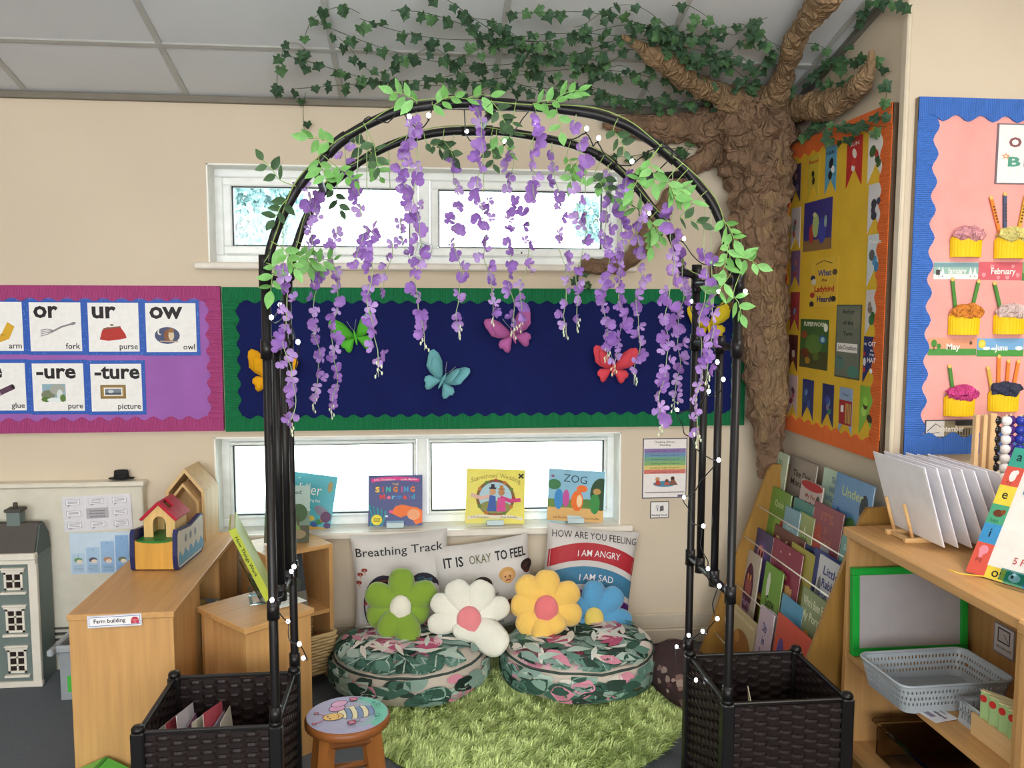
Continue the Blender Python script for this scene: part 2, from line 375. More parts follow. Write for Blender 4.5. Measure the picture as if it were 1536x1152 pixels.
# ---- phonics cards
def phon(g, word, art):
    def d(p):
        rng = random.Random(len(word))
        for i in range(26):
            e = rng.choice('tblr'); a = rng.random(); q = rng.uniform(.012, .03)
            x, y = {'t': (a, 1-q), 'b': (a, q), 'l': (q, a), 'r': (1-q, a)}[e]; p.ell(x, y, .008, .008, '6A9AE0', 6)
        p.rect(.06, .065, .94, .935, 'F2F1EF')
        p.text(g, .13, .67, .29 if len(g) < 4 else .26, '1E1A1C', bold=.03, al='l', w={'-ure': .68, '-ture': .78}.get(g, .42 if g != 'ow' else .58))
        art(p)
        p.text(word, .91, .11, .10, '2E2A2C', bold=.012, al='r')
    return d
def a_arm(p): p.poly([(.3, .38), (.55, .34), (.6, .42), (.68, .58), (.8, .5), (.7, .28), (.55, .22), (.3, .26)], 'D8A828'); p.line([(.55, .36), (.62, .34)], .015, 'A87818')
def a_fork(p):
    p.line([(.45, .42), (.6, .5), (.8, .56)], .03, '8A8088'); p.ell(.8, .56, .05, .025, '8A8088', rot=15)
    for i in range(4): p.line([(.24, .44-.035*i), (.36, .46-.03*i), (.45, .44-.01*i)], .014, '8A8088')
def a_purse(p): p.poly([(.25, .28), (.3, .45), (.38, .5), (.62, .5), (.7, .38), (.72, .31), (.6, .28), (.4, .26)], 'B8322C'); p.line([(.32, .47), (.62, .51)], .025, '7A5A4A'); p.ell(.47, .54, .03, .02, '8a7a50')
def a_owl(p): p.ell(.43, .36, .22, .15, '4A5274'); p.ell(.30, .42, .04, .05, 'F4F0E0'); p.ell(.32, .43, .035, .045, '4A5274'); p.ell(.45, .36, .08, .11, '8A5A3A'); p.ell(.5, .36, .05, .09, 'D8C8A8'); p.ell(.5, .45, .05, .04, '9A6A42'); p.line([(.3, .26), (.62, .25)], .02, 'C0A890')
def a_glue(p): p.line([(.2, .24), (.55, .42), (.72, .5)], .1, '5A3A52'); p.line([(.3, .29), (.5, .39)], .104, 'B89AA8'); p.ell(.72, .5, .03, .05, '241820', rot=25)
def a_pure(p): p.rect(.22, .24, .62, .56, '8FB0C0'); p.ell(.32, .36, .12, .09, '7A8268'); p.ell(.48, .46, .13, .1, 'A6AAA0'); p.ell(.52, .36, .05, .1, 'D8E0E0'); p.ell(.28, .28, .08, .05, '5A7A3A'); p.ell(.42, .27, .12, .04, 'E6EEEE'); p.ell(.57, .3, .05, .07, '5F7D3C')
def a_pict(p): p.rect(.22, .30, .66, .55, '8A6E3C'); p.rect(.25, .33, .63, .52, 'A88A50'); p.rect(.28, .35, .6, .5, 'EDEAE4'); p.rect(.30, .37, .58, .48, '7A8490'); p.rect(.30, .37, .58, .41, '4A5460'); p.ell(.4, .43, .05, .03, 'C8D0D4')
rows = [(449, 533.5, [(-46, 42, 'ar', 'arm', a_arm), (42, 129.5, 'or', 'fork', a_fork), (129.5, 215.5, 'ur', 'purse', a_purse), (215.5, 301, 'ow', 'owl', a_owl)]),
        (540, 622, [(-41, 46.5, 'ue', 'glue', a_glue), (46.5, 133.5, '-ure', 'pure', a_pure), (133.5, 220, '-ture', 'picture', a_pict)])]
for y0, y1, cs in rows:
    for x0, x1, g, wd, art in cs:
        dy = 1.5 if y0 < 500 else .8
        loc, ww, hh = frame_of((x0, y0-dy+ (x0/300)*2), (x0, y1-dy+(x0/300)*2), (x1, y1-dy+(x0/300)*2), Y=D+BF)
        card_thing('phonics_card', 'blue-bordered phonics card reading %s with the word %s' % (g.strip('-'), wd), 'card', loc, 0, ww, hh, '2B5CB8', phon(g, wd, art), .0015, 'phonics cards')
# ---- butterflies
def wing_mesh(pts, col):                    # a soft two-sided wing, domed a little, root at the origin, spreading to +x
    mb = MB(M(col, .8, 'fabric')); n = len(pts); cx = sum(p[0] for p in pts)/n; cz = sum(p[1] for p in pts)/n
    top = [(x, -.0015, z) for x, z in pts]; bot = [(x, .0015, z) for x, z in pts]
    mid = [((x+cx)/2, -.008, (z+cz)/2) for x, z in pts]
    vs = top+mid+[(cx, -.010, cz)]+bot+[(cx, -.003, cz)]
    fs = [[i, (i+1) % n, n+(i+1) % n, n+i] for i in range(n)]+[[n+i, n+(i+1) % n, 2*n] for i in range(n)]
    o = 2*n+1; fs += [[o+(i+1) % n, o+i, o+n] for i in range(n)]+[[i, o+i, o+(i+1) % n, (i+1) % n] for i in range(n)]
    mb.add(vs, fs, None, True); return mb
UPW = [(0, 0), (.012, .03), (.035, .066), (.064, .088), (.088, .092), (.098, .08), (.096, .06), (.09, .045), (.084, .022), (.06, .006), (.03, -.004)]
LOW = [(0, 0), (.03, -.004), (.055, -.006), (.068, -.02), (.066, -.036), (.055, -.042), (.05, -.058), (.038, -.066), (.026, -.058), (.012, -.03)]
def butterfly(px, py, col, rot, sc, fold, label):
    c = P(px, py, Y=D+BF-.012)
    t = thing('paper_butterfly', label, 'butterfly', c, (0, rot, 0), 'butterflies on the navy board'); t.scale = (sc, sc, sc)
    for s in (1, -1):
        for pts, nm, f2, k in ((UPW, 'upper_wing', fold[0 if s > 0 else 1], 1), (LOW, 'lower_wing', fold[0 if s > 0 else 1]*.6, .95), ([(x*.8, z*.78) for x, z in UPW], 'inner_wing', fold[0 if s > 0 else 1]*1.5, 1)):
            me = wing_mesh([(x*s*k, z*k) for x, z in (pts if s > 0 else pts[::-1])], col).mesh(nm)
            put(nm, me, t, (.003*s, -.004 if nm != 'lower_wing' else -.001, 0), (0, 0, -s*f2))
    MB(M(col, .7, 'fabric')).ball((0, -.008, -.004), .006, .007, .034).build('body', t)
    a = MB(M('C8C8C4', .5))
    for s in (1, -1): a.tube([(.002*s, -.01, .028), (.012*s, -.014, .05), (.02*s, -.014, .072)], .0007, n=5)
    a.build('antenna', t)
butterfly(408, 566, 'E8A81C', R(12), 1.05, (.5, .25), 'amber butterfly half hidden behind the left arch posts')
butterfly(533, 505, '5CBB3E', R(-12), .92, (.3, .4), 'bright green butterfly behind the left wisteria strands')
butterfly(664, 570, '74B4BC', R(28), 1.02, (.75, .25), 'pale teal butterfly in the middle of the navy board')
butterfly(769, 502, 'B866A4', R(-18), 1.02, (.5, .3), 'mauve butterfly just below the window centre')
butterfly(919, 552, 'E2505E', R(4), .98, (.45, .35), 'coral red butterfly at the right of the navy board')
butterfly(1062, 488, 'D8BE2A', R(-8), 1.0, (.3, .4), 'mustard yellow butterfly behind the right arch posts')
# ---- posters on the back wall
def d_think(p):
    p.rect(.02, .015, .98, .985, 'EFE9E6'); p.text('Thinking About...', .5, .925, .03, '4a4048', w=.5); p.text('Reading', .5, .875, .03, '4a4048', w=.24)
    for i, c in enumerate(['8A72A8', '6E94B4', '74A68A', '86B276', 'D8C878', 'D87A70']):
        y = .83-.07*i; p.rect(.03, y-.07, .97, y, c)
        p.text('reading helps us grow', .5, y-.048, .016, '3a3a44', w=.66)
    p.ell(.5, .24, .26, .05, '4A8AA8'); p.ell(.34, .32, .05, .035, 'C8946A'); p.poly([(.28, .22), (.42, .22), (.38, .3), (.31, .3)], 'B84A40')
    p.ell(.55, .29, .04, .03, '6A4230'); p.poly([(.48, .22), (.62, .22), (.58, .27), (.52, .27)], 'C85A48'); p.ell(.68, .33, .045, .035, '4A2E22'); p.poly([(.6, .22), (.8, .22), (.72, .31), (.64, .3)], '8a5a48')
    p.line([(.05, .10), (.95, .10)], .01, '5a5054'); p.rect(.8, .02, .93, .055, '6a5a7a')
loc, ww, hh = frame_of((963, 657), (963, 747), (1029, 747), Y=D-.002)
card_thing('reading_poster', 'rainbow striped poster about reading on the back wall', 'poster', loc, 0, ww, hh, '5a5460', d_think)
def d_nook(p):
    p.rect(.04, .04, .96, .96, 'F0ECEA'); p.ell(.38, .68, .09, .09, '3a3438'); p.ell(.38, .68, .07, .07, 'F0ECEA'); p.line([(.38, .6), (.4, .42)], .04, '3a3438'); p.poly([(.5, .4), (.72, .46), (.7, .76), (.52, .72)], '6a6266'); p.text('Reading Nook', .5, .14, .11, '2e2a2c', w=.84, bold=.02)
loc, ww, hh = frame_of((975, 752), (975, 777), (1003, 777), Y=D-.002)
card_thing('reading_nook_sign', 'small white sign reading Reading Nook under the rainbow poster', 'sign', loc, 0, ww, hh, '4a4448', d_nook)
# window label card hanging on the mullion of the upper window
def d_win(p):
    p.rect(.03, .03, .97, .97, 'E8EDEE'); p.rect(.2, .38, .8, .88, '3E5A6A'); 
    for x in (.24, .53):
        for y in (.42, .66): p.rect(x, y, x+.24, y+.19, 'C8D6DC')
    p.text('window', .5, .16, .12, '4a4a50', w=.5)
c = P(632, 387, Y=D+.085); card_thing('window_card', 'small white card with a window picture on the upper window frame', 'card', c, 0, .06, .066, 'B8C0C4', d_win, rot=(0, R(18)))
# ---- orange board on the side wall (local x runs towards the viewer)
OY0, OY1, OZ0, OZ1 = 3.47, 2.655, .925, 2.07
board('author_board', 'yellow display board with orange scalloped border in the corner', (XR, OY0, OZ0), -PI/2, OY0-OY1, OZ1-OZ0, 'DFB63A', 'F27636', .058, .018, .075, frame='5a4634')
OX = XR+BF
def ocard(name, label, cat, x0, x1, ytl, ybl, ybr, base, design, notch=0, group=None):
    loc, ww, hh = frame_of((x0, ytl), (x0, ybl), (x1, ybr), X=OX-.001)
    if not notch: return card_thing(name, label, cat, loc, -PI/2, ww, hh, base, design, .0015, group)
    t = thing(name, label, cat, loc, (0, 0, -PI/2), group)
    MB(M(base, .5)).prism([(-ww/2, 0), (0, notch*ww), (ww/2, 0), (ww/2, hh), (-ww/2, hh)], -.0015, 0).build('sheet', t)
    p = Print(ww, hh, -.0018); design(p); p.build(t); return t
def d_mix(cols, title=None, tc='F0EAD8', ty=.82):
    def d(p):
        rng = random.Random(str(cols))
        for i, c in enumerate(cols):
            p.ell(rng.uniform(.28, .72), .3+.45*(i+.5)/len(cols)*rng.uniform(.8, 1.1), rng.uniform(.12, .22), rng.uniform(.07, .12), c, 12, rot=rng.uniform(-40, 40))
        if title:
            for i, tt in enumerate(title.split('/')): p.text(tt, .5, ty-.13*i, .075, tc, w=min(.85, .2*len(tt)), bold=.02)
    return d
def d_night(p): p.rect(0, 0, 1, .22, '8A6A42'); p.ell(.3, .34, .09, .2, 'A83A34'); p.ell(.45, .5, .12, .24, 'A8B878'); p.ell(.68, .38, .14, .26, '4048A0'); p.ell(.4, .72, .06, .05, 'C8CC90'); p.ell(.8, .55, .05, .12, '90A8A0')
def d_lady(p):
    for tt, y, c in (('What', .64, '3a4a8a'), ('the', .52, '8a4a2a'), ('Ladybird', .31, 'B83228'), ('Heard', .1, '2e3468')): p.text(tt, .53, y, .12 if tt != 'the' else .06, c, w=.5 if tt == 'What' else .22 if tt == 'the' else .72 if tt == 'Ladybird' else .5, bold=.03)
    p.line([(.2, .88), (.5, .95), (.8, .88)], .02, '6a5a2a')
    for x, y, c in ((.1, .6, '3a3a4a'), (.14, .52, 'D8D0C0'), (.9, .7, '5a4a3a'), (.1, .24, 'A83A30'), (.88, .16, '2e2a2a'), (.08, .05, '3a3030')): p.ell(x, y, .09, .06, c)
def d_super(p):
    p.rect(.0, .0, 1, .35, '4A4A2A'); p.ell(.5, .5, .3, .2, '5A7A3A'); p.ell(.15, .68, .12, .08, '8A4A2A'); p.ell(.2, .3, .16, .1, '6a3a22'); p.ell(.82, .6, .13, .09, '3a6a8a'); p.ell(.82, .6, .07, .05, '9ac0c8'); p.ell(.3, .15, .1, .07, 'A07A2A'); p.ell(.6, .25, .12, .08, '5A6A2A')
    p.text('SUPERWORM', .52, .86, .085, 'E8E8D0', w=.78, bold=.02); p.ell(.92, .84, .07, .08, 'E8E8D8')
def d_auth(p):
    p.rect(.03, .02, .97, .98, '6E7466'); p.ell(.2, .2, .2, .1, '5A7A70'); p.ell(.75, .1, .22, .08, '4A8070'); p.ell(.8, .8, .15, .12, '7a7a6a'); p.line([(.1, .3), (.2, .27), (.3, .26)], .02, '3a5a5a')
    for tt, y, w_ in (('Author', .88, .5), ('of the', .73, .42), ('Term', .58, .36)): p.text(tt, .5, y, .055, '1e1c1a', w=w_, bold=.015)
    p.rect(.07, .355, .9, .475, 'EEEAE4'); p.text('Julia Donaldson', .49, .39, .06, '2a2a2a', w=.76, bold=.012)
ocard('book_poster', 'dark blue picture with three painted figures on the yellow board', 'poster', 1205, 1246.5, 306, 378, 373, '3A357E', d_night)
ocard('book_poster', 'yellow poster with large blue and red lettering', 'poster', 1215, 1255.5, 388, 458, 462, 'DDB53A', d_lady)
ocard('book_poster', 'dark green book cover poster left of the grey-green sign', 'poster', 1199.5, 1241, 479, 550, 555.5, '3F6434', d_super)
ocard('author_sign', 'grey-green sign reading Author of the Term', 'sign', 1252, 1289, 457, 564, 571, '4a5248', d_auth)
G = 'bookmark pennants on the yellow board'
def pen(lab, x0, x1, a, b_, c, base, d): ocard('bookmark_pennant', lab, 'pennant', x0, x1, a, b_, c, base, d, .6, G)
pen('yellow pennant with a black deer shape in the top row', 1211.5, 1227.5, 236, 301, 298, 'C9B13A', d_mix(['3a2c1c', '2c2418'], 'Rascal', 'B84A28'))
pen('light blue pennant with a black and white bird', 1237, 1253.5, 223, 292, 287, '5A9AB8', d_mix(['1c1c24', 'E8E8E8', '1c1c24'], 'Hihi', '22344A'))
pen('red pennant with white cat and letters in the top row', 1269, 1292, 211, 283, 276, 'B82A28', d_mix(['E8DCD8', 'C83A34', 'E8E0D8'], 'SUN', 'E8E0D8'))
pen('green and white pennant with a red shape at the top right corner', 1301, 1325, 206, 278, 268, 'DCD8D4', d_mix(['3A5A2C', '2E4A24', 'B0322A', '3A5A2C']))
pen('white pennant with a large black shape, second down the right column', 1301, 1323, 282, 354, 344, 'D2CED0', d_mix(['2A2838', '35304A', '2A2838', '3a3650']))
pen('blue and white pennant, third down the right column', 1300, 1322, 358, 434, 424, 'C8D0D4', d_mix(['3A7AA8', '4A8ABA', '5A5A5A'], 'Pets', 'E8E8E8'))
pen('green and white pennant, fourth down the right column', 1297.5, 1318, 440, 508, 500, 'CFC8C6', d_mix(['3A6A38', '2E5A30', '7A6A5A', '8A7A6E']))
def d_cat(p):
    for tt, y, h_, w_ in (('THE', .84, .05, .3), ('CAT', .8, .09, .52), ('IN', .68, .045, .2), ('THE', .59, .045, .32), ('HAT', .45, .1, .6)): p.text(tt, .12 if tt == 'THE' and y > .8 else .6, y if not (tt == 'THE' and y > .8) else .81, h_, 'EDEDF0', w=w_ if not (tt == 'THE' and y > .8) else .22, bold=.03)
    p.ell(.6, .27, .1, .055, 'E8E8EE'); p.ell(.12, .45, .1, .09, 'D8D8E0'); p.ell(.1, .28, .1, .06, 'B83238'); p.ell(.1, .62, .08, .05, 'B83238')
pen('navy pennant with large white capital letters in the right column', 1294, 1315, 509, 578, 572, '232E66', d_cat)
pen('bright green leafy pennant at the bottom right corner', 1288.5, 1310, 583, 655, 650, '7FB23F', d_mix(['3A3020', 'A8D060', '4A3A24', '9AD04A']))
for i, (x0, y0, y1, c, cols) in enumerate([(1187, 247, 303, '40304A', ['6a5a7a', '2a2030', '8a6a5a']), (1186.5, 312, 372, 'C8BCB8', ['B85A3A', '6a8a6a', '8a4a3a']), (1186, 376, 430, '7A5A78', ['A84A4A', '5a6a9a', 'B86A5a']),
                                           (1185, 438, 495, '9A3A3A', ['C04a3a', '7a8ab8', 'A83030']), (1182.5, 502, 556, '5a2a22', ['7a3a2a', 'C8B8A8', '4a2018']), (1182, 562, 622, 'C0A8A4', ['8a3a4a', 'b85a6a', '5a3a4a'])]):
    pen('narrow pennant at the left edge of the yellow board, %s from the top' % ORD[i+1], x0, x0+13, y0, y1, y1+2, c, d_mix(cols))
pen('dark blue pennant in the bottom row, nearest the tree', 1203, 1219, 568, 626, 630, '27356E', d_mix(['3a5a9a', '2a4a7a', '5a7ab0']))
pen('navy pennant with small green and white figures in the bottom row', 1232.5, 1249, 574, 636, 642, '2A2F66', d_mix(['3a7a5a', '8a7aa0', '6a8a9a', '3a4a9a']))
def d_door(p): p.rect(0, .18, 1, .72, 'A02A2E'); p.rect(.5, .22, .92, .66, 'C8A05a'); [p.rect(.58+.12*i, .22, .62+.12*i, .66, '8A2A28') for i in range(3)]; p.rect(.14, .45, .36, .6, 'E8E4E0'); p.text('Dear', .5, .82, .06, '3a4a7a', w=.5)
pen('red and blue pennant with a yellow barred door in the bottom row', 1258, 1277, 579, 646, 653, '8FA6C4', d_door)
# ---- birthday board on the nearer wall
BX0 = P(1373, 147, Y=YB).x
board('birthday_board', 'pink birthday display board with blue corrugated scalloped border', (BX0, YB, .955), 0, 1.9, 1.12, 'F0A9A2', '4478D2', .062, .02, .083)
def d_our(p):
    p.rect(.012, .02, .988, .98, 'F2EEEC'); x = .1
    for tt, y, cols in (('Our', .62, ['8A5A5A', 'E0A060', '7A7AB0']), ('Birthdays', .30, ['5AA08A', '8A5A5A', 'E0924A', '7a9ac0', 'D86A7A', '5AA08A', 'E0a060', '8a5a7a', '5a8aa8'])):
        x = .075
        for ch, c in zip(tt, cols):
            wd = {'i': .025, 'r': .04, 't': .045}.get(ch, .068 if ch not in 'OB' else .08); p.text(ch, x, y, .15, c, bold=.04, al='l', w=wd); x += wd+.018
    for x, y, c in ((.06, .46, 'E8A070'), (.25, .84, 'E8C060'), (.6, .8, 'D88A8A')):
        p.poly([(x+.03*math.cos(PI/2+i*PI/5)*(1 if i % 2 == 0 else .45), y+.06*math.sin(PI/2+i*PI/5)*(1 if i % 2 == 0 else .45)) for i in range(10)], c); p.ell(x, y, .008, .016, 'F2EEEC', 8)
a = P(1496, 185, Y=YB+BF); c = P(1497, 276, Y=YB+BF)
card_thing('birthday_sign', 'white rounded sign with coloured letters reading Our Birthdays', 'sign', (a.x+.27, YB+BF, c.z), 0, .54, a.z-c.z, '7a6a70', d_our)
def months(x0, x1, y0, y1, name, base, art):
    loc, ww, hh = frame_of((x0, y0), (x0, y1), (x1, y1), Y=YB+BF)
    def d(p):
        art(p); p.text(name, .52 if name != 'February' else .56, .33, .34, 'F0F0EA' if name not in ('September',) else 'E8E2D8', w={'May': .28, 'June': .28, 'January': .42}.get(name, .56), bold=.02)
    card_thing('month_label', 'laminated month label reading %s' % name, 'label', loc, 0, ww, hh, base, d, .0012, 'month labels')
def m_jan(p):
    p.rect(.0, .0, 1, .3, 'E8ECEA'); p.rect(.0, .3, 1, .95, '9CBFB4'); p.rect(0, .7, 1, .95, '7AA0A8')
    for x in (.12, .2, .82, .92): p.poly([(x-.05, .2), (x+.05, .2), (x, .75)], 'E8EEEC'); p.rect(x-.008, .12, x+.008, .22, '6a5a4a')
    p.rect(.05, .25, .14, .55, '4a4444')
def m_feb(p):
    for x, y, s in ((.12, .3, .05), (.3, .75, .05), (.78, .78, .04), (.9, .3, .05), (.45, .15, .04), (.66, .15, .05)): p.ell(x-s*.4, y, s*.55, s*2.2, 'E89AA0'); p.ell(x+s*.4, y, s*.55, s*2.2, 'E89AA0'); p.poly([(x-s*.9, y-.02), (x+s*.9, y-.02), (x, y-s*4)], 'E89AA0')
def m_may(p): p.rect(0, 0, 1, .38, '4E9448'); p.ell(.12, .68, .06, .22, '4A8A40'); p.rect(.11, .3, .135, .55, '6a4a30'); p.ell(.22, .52, .045, .16, '4A8A40'); p.ell(.88, .7, .03, .1, '6a5040')
def m_jun(p): p.rect(0, 0, 1, .36, '4E9A48'); p.ell(.1, .7, .08, .24, 'E8C840'); p.ell(.1, .7, .05, .15, 'F0D860'); p.ell(.2, .45, .08, .1, 'E8F0F0'); p.ell(.9, .45, .08, .12, 'E8F0F0'); p.ell(.35, .42, .06, .07, 'DCE8EC')
def m_sep(p):
    p.rect(.03, .06, .4, .94, 'D8D4D0'); p.rect(.4, .06, .97, .94, '8A8068'); p.rect(.62, .66, .97, .94, '2E2C2C'); p.line([(.05, .35), (.22, .78), (.32, .6)], .05, '4a4646'); p.line([(.1, .2), (.3, .3)], .04, '6a6664')
    for i in range(5): p.rect(.68+.055*i, .1, .71+.055*i, .5, '3A3632')
    p.rect(.64, .56, .97, .62, 'C8B88A')
months(1399.5, 1466.5, 393, 419, 'January', 'B8C8CC', m_jan)
months(1467, 1532, 393, 420, 'February', 'D86470', m_feb)
months(1532.5, 1598, 393, 421, 'March', '8AB070', lambda p: p.rect(0, 0, 1, .4, '5A8A48'))
months(1391, 1463.5, 506.5, 533, 'May', 'E8A080', m_may)
months(1464.5, 1534, 507.5, 534.5, 'June', '7AAEDC', m_jun)
months(1386, 1459, 629.5, 656, 'September', '4a4a4e', m_sep)
def cupcake(px, py, icing, candles, label):
    c = P(px, py, Y=YB+BF); t = thing('paper_cupcake', label, 'cupcake', c, (0, 0, 0), 'cupcakes on the birthday board')   # origin at bottom centre of the wrapper
    wp = MB(M('F2C80F', .6)); n = 28; W = .105; Hh = .06; vs = []; fs = []
    for i in range(n+1):
        a = PI*i/n; x = -math.cos(a)*W/2; y = -math.sin(a)*.028-(.0016 if i % 2 else 0)-.002
        top = Hh+.010*abs(math.sin(a*3))-.004
        vs += [(x*.97, y, 0), (x, y, top), (x*.94, y+.003, top), (x*.91, y+.003, 0)]
    for i in range(n): a = i*4; fs += [[a, a+4, a+5, a+1], [a+1, a+5, a+6, a+2], [a+2, a+6, a+7, a+3], [a+3, a+7, a+4, a]]
    wp.add(vs, fs); wp.build('wrapper', t)
    rng = random.Random(px); ic = MB(M(icing, .8, 'crumple', 2)); nu, nv = 20, 10; vs = []
    for j in range(nv+1):
        for i in range(nu):
            th = PI*j/nv; ph = 2*PI*i/nu; d = Vector((math.sin(th)*math.cos(ph), math.sin(th)*math.sin(ph), math.cos(th)))
            r = 1+.35*noise.noise(d*2.6+Vector((px, 0, 0)))+.2*abs(noise.noise(d*6+Vector((0, px, 0))))
            vs.append((d.x*.05*r, -.018+d.y*.02*r, Hh+.012+d.z*.024*r))
    ic.add(vs, [[j*nu+i, j*nu+(i+1) % nu, (j+1)*nu+(i+1) % nu, (j+1)*nu+i] for j in range(nv) for i in range(nu)]); ic.build('icing', t)
    for dx, tilt, ln, col in candles:
        T_ = Matrix.Translation((dx, -.006, Hh))@Matrix.Rotation(tilt, 4, 'Y')
        k = MB(M(col, .6)); k.box(-.0055, .0055, -.003, .003, 0, ln, bv=.001, T=T_); k.ball((0, -.001, ln), .007, .003, .008, M('E8C070', .6), 8, 6, T=T_)
        if ln > .115:
            for i in range(6): k.box(-.003, .003, -.0036, -.003, ln*.4+.01*i, ln*.4+.005+.01*i, M('5a3a20'), T=T_)
        k.build('candle', t)
O_, G_, B_ = 'E88838', '4F8A3E', '4A5A7A'
cupcake(1446.5, 386, 'EDA6AE', [], 'yellow cupcake with plain pink icing above January')
cupcake(1512, 388, 'EFE28A', [(-.03, -.32, .135, O_), (-.018, -.06, .14, B_), (.022, .16, .135, 'D8A83A')], 'yellow cupcake with pale yellow icing and three candles above February')
cupcake(1443.5, 502, 'F2953C', [(-.028, -.16, .115, G_), (.02, .2, .11, G_)], 'yellow cupcake with orange icing and two green candles')
cupcake(1510.5, 501, 'F0D4D0', [(-.025, -.3, .105, G_)], 'yellow cupcake with white icing and one green candle')
cupcake(1436.5, 623, 'E04A92', [(-.02, -.2, .1, G_)], 'yellow cupcake with hot pink icing above September')
cupcake(1502.5, 616, '3F4560', [(-.04, -.24, .08, 'D8B050'), (-.02, -.03, .115, O_), (.008, .02, .1, O_), (.03, .14, .1, O_)], 'yellow cupcake with navy icing and four candles beside the abacus')
# ================================================================== furniture, left side
BEECH = '#C99A62'
W_Z = M(BEECH, .45, 'wood'); W_Y = M(BEECH, .42, 'woody'); W_X = M(BEECH, .42, 'woodx'); W_D = M('#A8743F', .5, 'wood')
def apex_unit(name, label, cat, loc, rz): return thing(name, label, cat, loc, (0, 0, rz))
# long low storage unit, end panel towards the viewer, shelves open to the right
CX0, CX1, CY0, CY1, CZ = -1.0, -.712, 2.516, 3.40, .55
t = thing('storage_unit', 'long beech storage unit carrying the toy ark', 'cabinet', (CX0, CY0, 0)); w_, l_ = CX1-CX0, CY1-CY0
MB(W_Y).box(-.004, w_+.004, -.004, l_, CZ-.018, CZ, bv=.002).build('top', t)
MB(W_Z).box(0, w_, 0, .018, 0, CZ-.018, bv=.001).build('end_panel', t); MB(W_Z).box(0, w_, l_-.018, l_, 0, CZ-.018).build('end_panel', t)
MB(W_Z).box(0, .012, .018, l_-.018, .05, CZ-.018).build('back_panel', t)
MB(W_Z).box(w_-.016, w_, .018, .3, .05, CZ-.018).build('side_panel', t)
for y in (.3, .58): MB(W_Z).box(.012, w_-.004, y, y+.018, .05, CZ-.018).build('divider', t)
MB(W_Y).box(.0, w_-.002, .018, l_-.018, .03, .05).build('bottom_shelf', t)
MB(W_Y).box(.012, w_-.006, .018, l_-.018, .27, .288).build('shelf', t)
def d_farm(p):
    p.rect(.015, .06, .985, .94, 'E9E7EC'); p.rect(.03, .13, .97, .87, '5a7ab0'); p.rect(.04, .18, .96, .82, 'EFEDF0'); p.text('Farm building', .12, .38, .32, '22222a', w=.58, al='l', bold=.02)
    p.poly([(.8, .2), (.95, .2), (.95, .55), (.91, .75), (.84, .75), (.8, .55)], 'B83A4A'); p.rect(.85, .2, .9, .45, 'D86A74'); p.line([(.8, .5), (.95, .5)], .06, 'E08890')
loc, ww, hh = frame_of((131, 923), (131.5, 941.5), (213.5, 939), Y=CY0-.0045)
card_thing('shelf_label', 'laminated label reading Farm building on the end of the beech unit', 'label', loc, 0, ww, hh, 'C8C4CC', d_farm, .001, rot=(0, R(-1.5)))
# clear tub on its shelf
t = thing('storage_tub', 'small clear tub of straw-coloured toys on the unit shelf', 'tub', (-.80, 3.0, .288))
b = MB(M('A8B0B8', .2)); b.prism([(-.07, 0), (.07, 0), (.085, .1), (.079, .1), (.066, .006), (-.066, .006), (-.079, .1), (-.085, .1)], -.1, .1); b.box(-.07, .07, -.1, -.094, 0, .1); b.box(-.07, .07, .094, .1, 0, .1); b.build('tub', t)
b = MB(M('C8A868', .7)); rng = random.Random(3)
for i in range(16): b.tube([(rng.uniform(-.05, .05), rng.uniform(-.08, .08), .02+.005*i), (rng.uniform(-.06, .06), rng.uniform(-.08, .08), .03+.006*i)], .012, n=6)
o = b.build('contents', t); o['kind'] = 'stuff'
# toy ark
a0 = Vector((-.962, 2.92, CZ)); 
t = thing('toy_ark', 'wooden toy ark with green deck and red-roofed cabin on the beech unit', 'toy', (-.876, 2.915, CZ), (0, 0, R(-5)))
aw, al, ah = .148, .245, .105
hull = MB(M('C9923F', .45, 'wood')); hull.box(-aw/2+.012, aw/2-.012, 0, al, .004, ah-.012); hull.build('hull', t)
e = MB(M('CE9A45', .45, 'wood'))
pl = [(-aw/2+.010, .006), (aw/2-.010, .006), (aw/2-.010, ah)]+[((aw/2-.010)*math.cos(PI*i/12), ah-.012*math.sin(PI*i/12)) for i in range(1, 12)]+[(-aw/2+.010, ah)]
e.prism(pl, -.006, .004); e.build('bow_panel', t)
MB(M('2F7A34', .4)).box(-aw/2+.012, aw/2-.012, -.004, al, ah-.012, ah-.004).build('deck', t)
def side_poly():                                  # (y,z) outline of a side board, rounded and waisted
    o = []
    for a in range(0, 91, 15): o.append((-.012+.02-.02*math.sin(R(a)), .02-.02*math.cos(R(a))))
    o += [(-.016, ah*.5), (-.010, ah+.02)]
    o += [(.0, ah+.034), (.02, ah+.03), (al*.5, ah+.02), (al-.02, ah+.034), (al, ah+.03), (al+.006, ah+.01), (al+.004, ah*.5), (al-.006, .012), (al-.02, 0)]
    return o
RZ = Matrix.Rotation(PI/2, 4, 'Z')                # prism x -> world y
